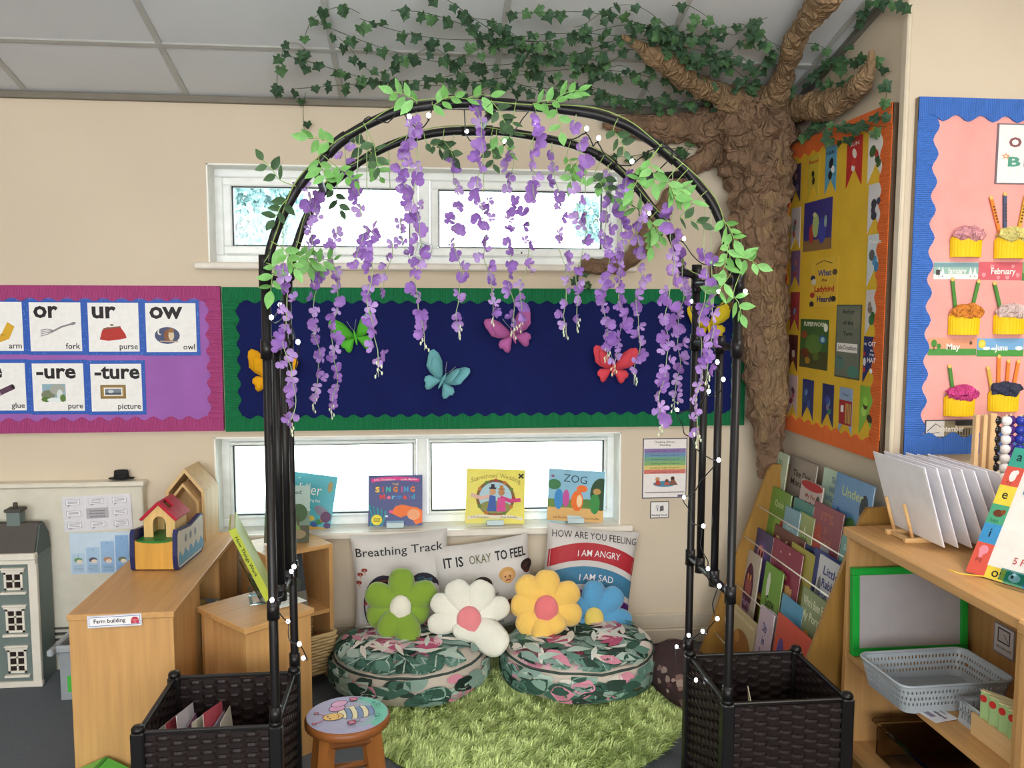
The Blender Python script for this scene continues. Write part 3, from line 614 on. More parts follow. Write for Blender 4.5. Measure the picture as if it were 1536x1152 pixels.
for sx in (-1, 1):
    sp = side_poly(); cx = al/2; cz = .07
    T_ = Matrix.Translation((sx*(aw/2-.004)+.007, 0, 0))@RZ
    so = MB(M('24285A', .4)).prism(sp, 0, .014, T=T_).build('side_board', t)
    inner = [(cx+(y-cx)*.95, cz+(z-cz)*.9) for y, z in sp]
    xf = sx*(aw/2-.004)+(.0075 if sx > 0 else -.0075)
    m = MB(M('D9D4C8', .5)); m.add([(xf, y, z) for y, z in inner], [list(range(len(inner)))]); m.build('painted_face', so)
    xf += .0006*sx; m = MB(M('6FA6C8', .5)); wv = [(al*i/16, .05+.014*math.sin(i*1.9)) for i in range(17)]
    m.add([(xf, y, z) for y, z in wv]+[(xf, y, .014) for y, z in wv], [[i, i+1, 18+i, 17+i] for i in range(16)])
    for y in (.07, .115, .16): m.add([(xf+.0003*sx, y+.011*math.cos(2*PI*i/14), .092+.014*math.sin(2*PI*i/14)) for i in range(14)], [list(range(14))], M('8f95a4', .4))
    m.build('wave_print', so)
cab = MB(M('DDB878', .5, 'wood')); hw = .052
def arch_panel(y0, y1):
    o = [(-hw, 0), (-.022, 0), (-.022, .045)]+[(-.022*math.cos(PI*i/8), .045+.026*math.sin(PI*i/8)) for i in range(1, 8)]+[(.022, .045), (.022, 0), (hw, 0), (hw, .062), (0, .112), (-hw, .062)]
    cab.prism(o, y0, y1)
arch_panel(.045, .053); arch_panel(.145, .153); cab.box(hw-.008, hw, .053, .145, 0, .062); cab.box(-hw, -hw+.008, .053, .145, 0, .062)
cab.build('cabin', t, (0, 0, ah-.004))
for sx in (-1, 1):
    rf = MB(M('B02038', .35)); T_ = Matrix.Translation((0, 0, .119+ah-.004))@Matrix.Rotation(sx*R(44), 4, 'Y')
    if sx > 0: rf.box(0, .085, .035, .062, -.006, .004, bv=.002, T=T_); rf.box(0, .085, .1, .165, -.006, .004, bv=.002, T=T_); rf.box(.035, .085, .06, .102, -.006, .004, bv=.002, T=T_)
    else: rf.box(-.085, 0, .035, .165, -.006, .004, bv=.002, T=T_)
    rf.build('roof_panel', t)
# nested plywood toy houses
t = thing('toy_house', 'pale plywood nesting toy house with open gable front', 'toy house', (-.868, 3.27, CZ), (0, 0, R(-6)))
def gable(w, h, e, d, th, y0, mat, nm):
    o = [(-w/2, 0), (w/2, 0), (w/2, e), (0, h), (-w/2, e)]; i_ = [(w/2-th, 0), (w/2-th, e-th*.4), (0, h-th*1.4), (-w/2+th, e-th*.4), (-w/2+th, 0)]
    b = MB(mat)
    ring = [(-w/2, 0), (-w/2, e), (0, h), (w/2, e), (w/2, 0)]+i_
    b.prism(ring[::-1], y0, y0+d); b.prism(o, y0+d-.008, y0+d); b.build(nm, t)
PLY = M('D8B684', .55, 'wood')
gable(.145, .275, .19, .15, .012, 0, PLY, 'outer_house'); gable(.115, .225, .155, .10, .01, -.02, M('CDA876', .55, 'wood'), 'inner_house')
# radiator cover along the wall with hat and posters
t = thing('radiator_cover', 'long white boxed radiator cover under the phonics board', 'radiator cover', (-2.6, 3.45, .17))
rw = 2.6-1.075
MB(M('D9D4C4', .5)).box(0, rw, 0, .048, 0, .555, bv=.004).build('front_panel', t); MB(M('E2DCCC', .4)).box(-.005, rw+.01, -.012, .048, .555, .575, bv=.005).build('top_ledge', t)
g = MB(M('4a4844', .6)); g.box(0, rw, .01, .048, -.10, 0); 
for i in range(4): g.box(0, rw, .0, .012, -.09+.024*i, -.08+.024*i, M('CFCabc', .5))
g.build('grille', t)
MB(M('CFC8B8', .5)).box(0, rw, 0.004, .048, -.17, -.1).build('plinth', t)
# hat on the ledge
c = P(183, 729, Y=3.474); t = thing('toy_hat', 'small black flat-brimmed toy hat on the radiator cover', 'hat', (c.x, 3.472, .7455))
MB(M('2a2a2c', .8, 'fabric')).lathe([(0, .001), (.047, .006), (.049, .010), (.03, .011), (.028, .012)], 24, sy=.45).build('brim', t); MB(M('2c2c2e', .8, 'fabric')).lathe([(.028, .010), (.027, .036), (.024, .040), (0, .040)], 24, sy=.6).build('crown', t)
MB(M('1a1a1c', .6)).lathe([(.0288, .010), (.0288, .018), (.027, .018)], 24, sy=.62).build('hat_band', t)
def d_speech(p):
    for i in range(3):
        for j in range(3):
            x, y = .16+.34*i, .17+.33*j
            p.rect(x-.16, y-.155, x+.16, y+.155, 'DEDCE2')
            if i == 1 and j == 1: p.rect(x-.16, y-.15, x+.16, y+.15, 'B0AEB4'); [p.text(q, x, y+.05-.08*k, .05, '3a3a44', w=.22) for k, q in enumerate(('Continuous', 'Provision', 'questions'))]
            else:
                p.rect(x-.11, y-.07, x+.1, y+.09, '8a8a94'); p.rect(x-.104, y-.062, x+.094, y+.082, 'EEECF0'); p.poly([(x-.08, y-.07), (x-.03, y-.07), (x-.085, y-.12)], '9a9aa2')
                for k in range(3): p.line([(x-.08, y+.05-.035*k), (x+.07, y+.05-.035*k)], .012, '6a6a78')
loc, ww, hh = frame_of((94, 745), (97, 797.5), (200, 793), Y=3.449); card_thing('question_poster', 'white poster of nine speech bubbles on the radiator cover', 'poster', loc, 0, ww, hh, 'E4E2E6', d_speech, rot=(0, R(-2)))
def d_bars(p):
    for i, c in enumerate(['B9D0E4', 'A9C6E2', '9ABCE0', '8CB2DE']):
        x = .02+.245*i; p.rect(x, .02, x+.22, .5+.14*i, c); p.text('I', x+.11, .42+.14*i, .05, '3a5a8a'); p.ell(x+.11, .34, .07, .06, ['6a9a6a', '5a5a6a', 'b88a6a', '6a7a5a'][i]); p.ell(x+.13, .3, .05, .05, 'E8D8C8'); [p.line([(x+.03, .2-.03*k), (x+.19, .2-.03*k)], .008, '6a88a8') for k in range(5)]
loc, ww, hh = frame_of((106, 800), (107, 862), (197, 858), Y=3.449); card_thing('levels_poster', 'light blue poster of rising steps below the speech bubble poster', 'poster', loc, 0, ww, hh, 'C9DCEC', d_bars)
# doll's house
DX1, DXW = -1.42, .42; t = thing('dolls_house', 'grey-green wooden dolls house with white windows at the left edge', 'dolls house', (DX1-DXW, 3.31, 0))
TEAL = M('6E7C79', .6); TRIM = M('E2DCD0', .5); DARKT = M('55615f', .65)
MB(TEAL).box(0, DXW, 0, .128, .0, .50).build('walls', t)
MB(DARKT).prism([(0.001, .50), (.127, .50), (.115, .56), (.075, .607), (.045, .607)], 0, DXW+.002, T=Matrix(((0, 1, 0, 0), (1, 0, 0, 0), (0, 0, 1, 0), (0, 0, 0, 1)))).build('gable_roof', t)
MB(M('55504c', .8)).prism([(-.004, .515), (.0, .505), (.048, .606), (.078, .606), (.078, .612), (.044, .612)], -.006, DXW-.004, T=Matrix(((0, 1, 0, 0), (1, 0, 0, 0), (0, 0, 1, 0), (0, 0, 0, 1)))).build('roof_slope', t)
b = MB(TRIM); b.box(-.01, DXW+.004, -.02, .01, .487, .512, bv=.004); b.box(-.008, DXW+.001, -.012, .01, .472, .488); b.build('cornice', t)
b = MB(TRIM); b.box(DXW-.028, DXW+.003, -.008, .01, .0, .472, bv=.002); b.build('corner_board', t); MB(TRIM).box(-.004, DXW+.006, -.012, .01, 0, .022, bv=.003).build('plinth', t)
ch = MB(TEAL); ch.box(DXW-.115, DXW-.068, .04, .085, .60, .655); o = ch.build('chimney', t); c2 = MB(M('4e4a46', .7)); c2.box(DXW-.122, DXW-.061, .034, .091, .655, .667, bv=.003); c2.lathe([(.009, .667), (.008, .688), (0, .688)], 10, T=Matrix.Translation((DXW-.09, .06, 0))); c2.build('chimney_cap', o)
for xc in (DXW-.082, DXW-.23, DXW-.36):
    for zc, hh, nr in ((.407, .068, 2), (.256, .09, 3), (.10, .09, 3)):
        f = MB(TRIM); wd = .066; z0 = zc-hh/2; z1 = zc+hh/2
        f.box(xc-wd/2, xc-wd/2+.008, -.006, .002, z0, z1); f.box(xc+wd/2-.008, xc+wd/2, -.006, .002, z0, z1); f.box(xc-wd/2, xc+wd/2, -.006, .002, z0, z0+.008); f.box(xc-wd/2, xc+wd/2, -.006, .002, z1-.008, z1)
        f.box(xc-.003, xc+.003, -.005, .002, z0, z1)
        for k in range(1, nr): f.box(xc-wd/2, xc+wd/2, -.005, .002, z0+hh*k/nr-.003, z0+hh*k/nr+.003)
        wo = f.build('window', t)
        s_ = MB(TRIM); s_.box(xc-wd/2-.012, xc+wd/2+.012, -.014, .002, z0-.016, z0-.006, bv=.002); s_.build('sill', wo); s_ = MB(TRIM); s_.box(xc-wd/2-.010, xc+wd/2+.010, -.012, .002, z1+.008, z1+.016, bv=.002); s_.box(xc-wd/2-.006, xc+wd/2+.006, -.008, .002, z1, z1+.008); s_.build('lintel', wo)
        for sx in (-1, 1):
            for k in range(nr): MB(M('2e2422', .3)).box(xc+sx*wd/4-wd/4+.004, xc+sx*wd/4+wd/4-.004, -.001, .001, z0+hh*k/nr+.003, z0+hh*(k+1)/nr-.003).build('pane', wo)
# grey tub between dolls house and unit
t = thing('plastic_tub', 'grey plastic storage tub squeezed behind the beech unit', 'tub', (-1.185, 3.29, 0), (0, 0, 0))
b = MB(M('9AA0A6', .35)); prof = [(-.10, 0), (.10, 0), (.125, .19), (.12, .19), (.096, .006), (-.096, .006), (-.12, .19), (-.125, .19)]
b.prism(prof, -.11, .11); b.box(-.115, .115, -.112, -.105, 0, .19); b.box(-.115, .115, .105, .112, 0, .19); b.build('body', t)
r_ = MB(M('A8AEB4', .35)); r_.box(-.14, .14, -.128, -.108, .18, .205, bv=.005); r_.box(-.14, .14, .108, .128, .18, .205, bv=.005); r_.box(-.14, -.118, -.16, .16, .18, .205, bv=.005); r_.box(.118, .14, -.16, .16, .18, .205, bv=.005); r_.build('rim', t)
MB(M('4CB848', .5)).box(-.09, .09, -.115, -.111, .03, .09).build('label_strip', t)
# green plastic roof toy on clear box, bottom left
t = thing('toy_barn', 'bright green plastic toy roof at the bottom left beside the black planter', 'toy', (-.925, 2.42, 0), (0, 0, R(-8)))
MB(M('5cc04e', .35)).prism([(-.12, .075), (.13, .075), (.02, .13), (.0, .13)], -.16, .075).build('roof', t); MB(M('2c8a34', .35)).box(.005, .015, -.163, .077, .126, .133).build('ridge', t)
MB(M('B8C4C8', .2)).box(-.15, .14, -.17, .08, .0, .074, bv=.006).build('clear_base', t)
# low corner unit with slanted square top
lowp = [P(293, 910, Z=.475), P(368, 943, Z=.475), P(469, 912, Z=.475), P(385, 886, Z=.475)]
A, B, C_, D_ = [Vector((p.x, p.y, 0)) for p in lowp]
A = A+(C_-A)*.012
ux = (C_-B).normalized(); uy = Vector((-ux.y, ux.x, 0)); wl, dl = (C_-B).length, (A-B).length
t = thing('low_shelf_unit', 'low beech corner unit with the green-spined book on its slanted top', 'cabinet', B, (0, 0, math.atan2(ux.y, ux.x)))
zl = .475
MB(W_X).box(-.004, wl+.004, -.004, dl, zl-.018, zl, bv=.002).build('top', t)
MB(W_Z).box(.004, wl-.004, 0.006, .022, 0, zl-.018).build('front_panel', t); MB(W_Z).box(.034, .05, .022, dl-.03, 0, zl-.018).build('side_panel', t); MB(W_Z).box(.004, .05, dl-.03, dl-.012, 0, zl-.018).build('edge_board', t); MB(W_Z).box(wl-.02, wl-.004, .022, dl-.01, 0, zl-.018).build('side_panel', t)
MB(W_X).box(.02, wl-.02, .022, dl-.01, .03, .048).build('shelf', t)
# taller cubby
cub = [P(398, 834, Z=.53), P(499, 815, Z=.53), P(372, 811, Z=.53)]
B2, C2, A2 = [Vector((p.x, p.y, 0)) for p in cub]; ux2 = (C2-B2).normalized(); wc, dc = (C2-B2).length, .235
rz2 = math.atan2(ux2.y, ux2.x); T2 = Matrix.Translation(B2)@Matrix.Rotation(rz2, 4, 'Z'); zc = .53
t = thing('cubby_unit', 'tall beech cubby with open compartments under the window sill', 'cabinet', B2, (0, 0, rz2))
MB(W_X).box(0, wc, 0, dc, zc-.016, zc, bv=.002).build('top', t)
for x in (0, wc-.016): MB(W_Z).box(x, x+.016, .0, dc, 0, zc-.016, bv=.001).build('side_panel', t)
MB(W_Z).box(.016, wc-.016, dc-.01, dc, 0, zc-.016).build('back_panel', t)
for z in (.03, .265): MB(W_X).box(.016, wc-.016, .004, dc-.01, z, z+.016).build('shelf', t)
# wicker basket in its lower compartment
t = thing('wicker_basket', 'pale wicker basket in the lower compartment of the cubby', 'basket', T2@Vector((wc/2+.02, .06, .047)), (0, 0, rz2))
def wicker(t, wx, wy, h, mat, rows, st):
    b = MB(mat); per = []
    def ringpt(s, z):
        k = 1+.12*z/h; hx, hy = wx/2*k, wy/2*k; L_ = 2*(2*hx+2*hy)/2; u = s*(4*(hx+hy))
        for (x0, y0, x1, y1) in ((-hx, -hy, hx, -hy), (hx, -hy, hx, hy), (hx, hy, -hx, hy), (-hx, hy, -hx, -hy)):
            l = abs(x1-x0)+abs(y1-y0)
            if u <= l+1e-6: return Vector((x0+(x1-x0)*u/l, y0+(y1-y0)*u/l, z))
            u -= l
        return Vector((-hx, -hy, z))
    n = st*2
    for r in range(rows):
        z = h*(r+.5)/rows; pts = []
        for i in range(n*2):
            p = ringpt(i/(n*2), z); d = Vector((p.x, p.y, 0)).normalized()*(.004*math.sin(PI*i/2+PI*r)); pts.append(p+d)
        b.tube(pts, h/rows*.55, n=5, closed=True)
    for i in range(n): b.tube([ringpt(i/n, 0), ringpt(i/n, h)], .003, n=5)
    b.box(-wx/2, wx/2, -wy/2, wy/2, 0, .006); o = b.build('woven_body', t); o['kind'] = 'stuff'
    rim = MB(mat); rim.tube([ringpt(i/40, h) for i in range(40)], .007, n=6, closed=True); rim.build('rim', t)
wicker(t, .19, .17, .15, M('C8AC7C', .7), 12, 12)
m = MB(M('D8A23a', .6)); [m.ball((random.uniform(-.06, .06), random.uniform(-.05, .05), .06+.02*random.random()), .03, .03, .03) for i in range(7)]; o = m.build('contents', t); o['kind'] = 'stuff'
# ================================================================== books and small things
def book(label, w, h, th, cover, loc, rot, design, group=None, spine=None, name='picture_book', spine_text=None):
    t = thing(name, label, 'book', loc, rot, group); m = M(cover, .35); cv = MB(m); k = .0022 if th > .007 else .0012
    cv.box(-w/2, w/2, -th, -th+k, 0, h); cv.box(-w/2, w/2, -k, 0, 0, h); cv.box(-w/2, -w/2+k, -th+k, -k, 0, h, M(spine, .35) if spine else None)
    cv.build('cover', t); MB(M('E9E4D6', .8)).box(-w/2+k, w/2-.003, -th+k, -k, .003, h-.003).build('pages', t)
    p = Print(w, h, -th-.0003); design(p); p.build(t); return t
def stand(loc, rz, w, label, lean=R(-14), up=.12):
    t = thing('book_stand', label, 'stand', loc, (0, 0, rz), 'clear book stands'); m = M('DDE6E6', .05, 'glass')
    q = MB(m); T_ = Matrix.Rotation(lean, 4, 'X'); q.box(-w/2, w/2, .001, .004, .0, up, T=T_); q.build('back_plate', t)
    MB(M('C4D6DA', .15)).box(-w/2, w/2, -.03, -.027, .0, .022).build('lip', t); MB(m).box(-w/2, w/2, -.03, .02, 0, .002).build('foot', t)
def d_mermaid(p):
    rng = random.Random(4)
    for i in range(22): p.ell(rng.random(), rng.random(), .008, .008, '5a78c0', 6)
    p.band([(.06, .86), (.3, .89), (.5, .90), (.7, .89), (.94, .86)], [(.05, .93), (.3, .965), (.5, .975), (.7, .965), (.95, .93)], 'D8408E'); p.text('Julia Donaldson', .3, .90, .035, 'F4E4EC', w=.4); p.text('Lydia Monks', .75, .90, .035, 'F4E4EC', w=.3)
    p.text('THE', .5, .80, .04, 'E8C070', w=.12)
    for ch, x, c in zip('SINGING', (.17, .27, .37, .5, .62, .7, .82), ('F0C84A', 'E8503C', '4AB8B0', 'E88A3A', 'E8508E', '4AA0D0', 'F07A3a')): p.text(ch, x, .67, .10, c, bold=.05, w=.02 if ch == 'I' else .085)
    for ch, x, c in zip('Mermaid', (.26, .38, .47, .57, .68, .76, .83), ('E04A50', 'E8708E', '6AB8D8', '4A88D0', 'E8504a', '9a6ad0', '4aa0c8')): p.text(ch, x, .53, .09, c, bold=.04, w=.1 if ch in 'Mm' else .015 if ch == 'i' else .07)
    for i in range(5): p.line([(.05+.05*i, .0), (.07+.06*i, .2), (.02+.075*i, .42-.03*i)], .04, '2E8A9A')
    p.poly([(.42, .25), (.5, .38), (.62, .42), (.78, .38), (.9, .36), (1, .3), (1, .06), (.88, .02), (.8, .15), (.7, .2), (.6, .16), (.52, .2)], 'F0783A'); p.ell(.84, .22, .12, .11, 'F2A87A'); p.ell(.42, .28, .04, .03, 'E86090'); p.ell(.34, .19, .03, .02, 'DDE8EE')
    p.ell(.16, .12, .1, .105, 'E8D840'); [p.line([(.1, .15-.03*k), (.22, .15-.03*k)], .012, '7a6a20') for k in range(3)]; p.rect(.34, 0, .66, .1, '8AAFC8')
def d_scare(p):
    p.text("Scarecrows' Wedding", .5, .84, .085, '9A8A3A', w=.84, bold=.005, arc=.10)
    p.ell(.5, .47, .33, .34, '7A5A2C', 28); p.ell(.5, .47, .28, .29, 'A8C8D4', 28); p.ell(.5, .3, .27, .12, '8A8A4A', 24)
    for a in range(0, 360, 30): p.ell(.5+.31*math.cos(R(a)), .47+.32*math.sin(R(a)), .035, .035, ['A83A34', '5a7a34', 'B8702c'][a//30 % 3], 8)
    p.line([(.08, .52), (.25, .46), (.42, .5)], .07, 'D8B0A0'); p.line([(.58, .48), (.75, .42), (.93, .44)], .07, 'C83A78')
    p.poly([(.36, .22), (.52, .22), (.5, .5), (.4, .52)], '3A5AA0'); p.poly([(.52, .22), (.68, .22), (.66, .46), (.54, .48)], 'D0488a'); p.ell(.45, .58, .055, .06, 'C89468'); p.ell(.60, .57, .055, .06, 'B8804e'); p.rect(.39, .63, .51, .66, '22242c'); p.rect(.42, .66, .48, .72, '22242c'); p.rect(.54, .62, .66, .645, '9a6a24'); p.rect(.57, .64, .63, .7, 'B87a2c')
    p.line([(.97, .92), (.89, .84)], .03, '2a2a20'); p.line([(.89, .92), (.97, .84)], .03, '2a2a20')
    p.band([(.03, .06), (.25, .10), (.5, .09), (.75, .10), (.97, .06)], [(.03, .12), (.25, .16), (.5, .15), (.75, .16), (.97, .12)], 'E4DCC0'); p.text('Julia Donaldson', .24, .10, .03, '5a4a2a', w=.3); p.text('Axel Scheffler', .74, .105, .03, '5a4a2a', w=.3); p.rect(.3, 0, .58, .09, 'D8DC8A')
def d_zog(p):
    p.rect(0, 0, 1, .3, 'D8AC6A'); p.rect(.0, .26, 1, .42, '6A8A42'); p.ell(.1, .7, .12, .1, '3E7A4E'); p.ell(.95, .55, .2, .32, '2E4A2E'); p.ell(.7, .36, .2, .08, '55803c')
    p.text('ZOG', .47, .75, .15, '3a4a5a', w=.42, bold=0, rot=-4); p.ell(.07, .86, .03, .025, '8a5a7a')
    for cx, cy, rx, ry, c in ((.19, .42, .08, .2, '3E8AC8'), (.32, .44, .06, .17, 'C0509A'), (.52, .4, .11, .2, 'E8722C'), (.6, .64, .1, .07, 'E8722C'), (.56, .4, .05, .12, 'F0D0A0'), (.84, .36, .09, .2, '3a8a44'), (.87, .6, .07, .06, 'B89050')): p.ell(cx, cy, rx, ry, c)
    p.text('Julia Donaldson', .25, .05, .04, '8a5a2a', w=.3); p.text('Axel Scheffler', .8, .05, .04, '8a5a2a', w=.28); p.rect(.36, 0, .62, .11, 'C4D4D8')
def d_tidd(p):
    p.text('Tiddler', .46, .62, .2, 'F0F6F4', w=.62, bold=0); p.text('the story-telling fish', .52, .5, .05, 'D8F0EE', w=.5)
    rng = random.Random(9)
    for i in range(16): p.ell(rng.uniform(.05, .7), rng.uniform(.3, .95), .008, .01, 'D4F2F0', 6)
    p.rect(0, 0, 1, .06, 'D8A840'); [p.ell(.1+.07*i, .1+.05*(i % 3), .06, .05, ['3E8A5A', 'C8783A', '5a4a7a', 'D8C04a', '3a5aa0'][i % 5]) for i in range(13)]
    p.ell(.82, .34, .14, .08, '8A8AA0', rot=-30); p.ell(.9, .25, .09, .1, '6a4a6a'); p.ell(.9, .8, .04, .1, 'A89a6a')
ZS = L0+.004
def sillbook(x, y, w, h, cov, d, label, rz=0, ry=0, th=.006, dep=.045):
    c = P(x, y, Y=D+dep); book(label, w, h, th, cov, (c.x, D+dep, ZS+.003), (R(-13), ry, rz), d)
sillbook(449, 786, .245, .225, '2AA4B4', d_tidd, 'turquoise underwater picture book leaning on the sill behind the arch posts', R(3), R(9))
sillbook(593, 786, .222, .208, '2A3478', d_mermaid, 'dark blue picture book with multicoloured title letters on the sill', R(-2))
sillbook(742, 786, .248, .226, 'DDD04E', d_scare, 'yellow picture book with a round wreath on its cover on the sill', R(2), R(3))
sillbook(862, 784, .242, .216, '86B8D0', d_zog, 'light blue picture book with an orange figure at the right end of the sill', R(2), R(5))
for x, lab in ((449, 'underneath the turquoise book'), (593, 'holding the dark blue book'), (742, 'holding the yellow book'), (862, 'holding the light blue book')):
    c = P(x, 786, Y=D+.05); stand((c.x, D+.05, ZS), 0, .07, 'clear plastic book stand on the sill ' + lab)
# book with green spine on the low unit, in a clear stand
def d_green(p): p.rect(.1, .1, .9, .9, '6a8a2a'); p.text('How Things Work', .5, .6, .1, 'F0F0D0', w=.7)
p0 = P(404, 912, Z=.475); p1 = P(352, 780, Y=2.735)
t = thing('picture_book', 'tall lime green book with lettered spine tilted back on the low unit', 'book', (p0.x-.02, p0.y+.085, .478+.008), (R(-24), 0, R(101)))
bw, bh, bt = .215, .275, .022
cv = MB(M('A9B83A', .4)); cv.box(-bw/2, bw/2, -bt, -bt+.003, 0, bh); cv.box(-bw/2, bw/2, -.003, 0, 0, bh); cv.build('cover', t)
sp = MB(M('B4C040', .4)); sp.box(-bw/2-.001, -bw/2+.003, -bt, 0, 0, bh); so = sp.build('spine', t)
MB(M('E4DFCC', .8)).box(-bw/2+.003, bw/2-.004, -bt+.003, -.003, .004, bh-.004).build('pages', t)
pp = Print(bh, bt, 0); pp.text('How Things Work', .36, .32, .42, '3a3a1a', w=.52, bold=.02); me = pp.build(so, 'lettering')
me.matrix_local = Matrix(((0, 1, 0, -bw/2-.0014), (0, 0, -1, 0), (-1, 0, 0, bh/2), (0, 0, 0, 1)))
q = MB(M('DDE6E6', .05, 'glass')); 
t = thing('book_stand', 'clear acrylic easel holding the lime green book on the low unit', 'stand', (p0.x-.035, p0.y+.085, .4755), (0, 0, R(101)), 'clear book stands')
MB(M('DDE8E8', .05, 'glass')).box(-.05, .05, .0, .004, 0, .16, T=Matrix.Rotation(R(-24), 4, 'X')).build('back_plate', t)
for s in (-1, 1): MB(M('CFE0E4', .1, 'glass')).prism([(-.05, 0), (.04, 0), (.045, .03), (.036, .03), (.03, .006), (-.045, .006)], .045*s-.003, .045*s+.003, T=Matrix.Rotation(PI/2, 4, 'Z')).build('side_foot', t)
# books on and in the cubby
def d_wood(p):
    p.rect(0, .55, 1, 1, '9AB0A8'); p.rect(0, 0, 1, .3, '4a4a34'); p.ell(.2, .4, .2, .2, '3A5A34'); p.ell(.75, .52, .2, .16, '35552C'); p.rect(.73, .3, .77, .45, '4a3a24'); p.ell(.5, .25, .3, .1, '6A8A44'); p.ell(.3, .12, .18, .08, '5a4a30'); p.ell(.75, .15, .18, .08, '8a7a5a'); p.text('The Wood', .5, .85, .07, '2a3a3a', w=.6)
c = P(430, 815, Z=.53); book('dark green woodland book standing on the cubby top', .165, .215, .006, '4E6A52', (c.x, c.y, .5325), (R(-10), R(2), R(4)), d_wood)
stand((c.x, c.y+.006, .5305), R(4), .06, 'clear plastic book stand on the cubby top')
def d_dark(p): p.rect(0, .3, 1, 1, '3a4048'); p.ell(.4, .7, .2, .15, '5a6a4a'); p.ell(.6, .45, .3, .2, '4a5a50'); p.rect(0, 0, 1, .3, '7a7a70'); p.text('NIGHT', .5, .85, .07, 'C0C4B4', w=.5)
q = T2@Vector((wc*.42, .075, .282)); book('dark grey book inside the upper cubby compartment', .165, .2, .006, '3f464c', q, (R(-14), 0, rz2), d_dark)
stand(q+Vector((0, .002, 0)), rz2, .09, 'clear plastic book stand inside the cubby')
def d_pam(p): p.rect(.1, .55, .9, .8, '8a9aa8'); [p.line([(.12, .45-.08*k), (.88, .45-.08*k)], .02, '9a9aa0') for k in range(4)]
q = P(440, 908, Z=.4755); t = card_thing('leaflet', 'white leaflet lying flat on the low unit behind the posts', 'leaflet', (q.x, q.y, .4775), R(40), .1, .13, 'E4E4E2', d_pam, .001, rot=(R(-90), 0))
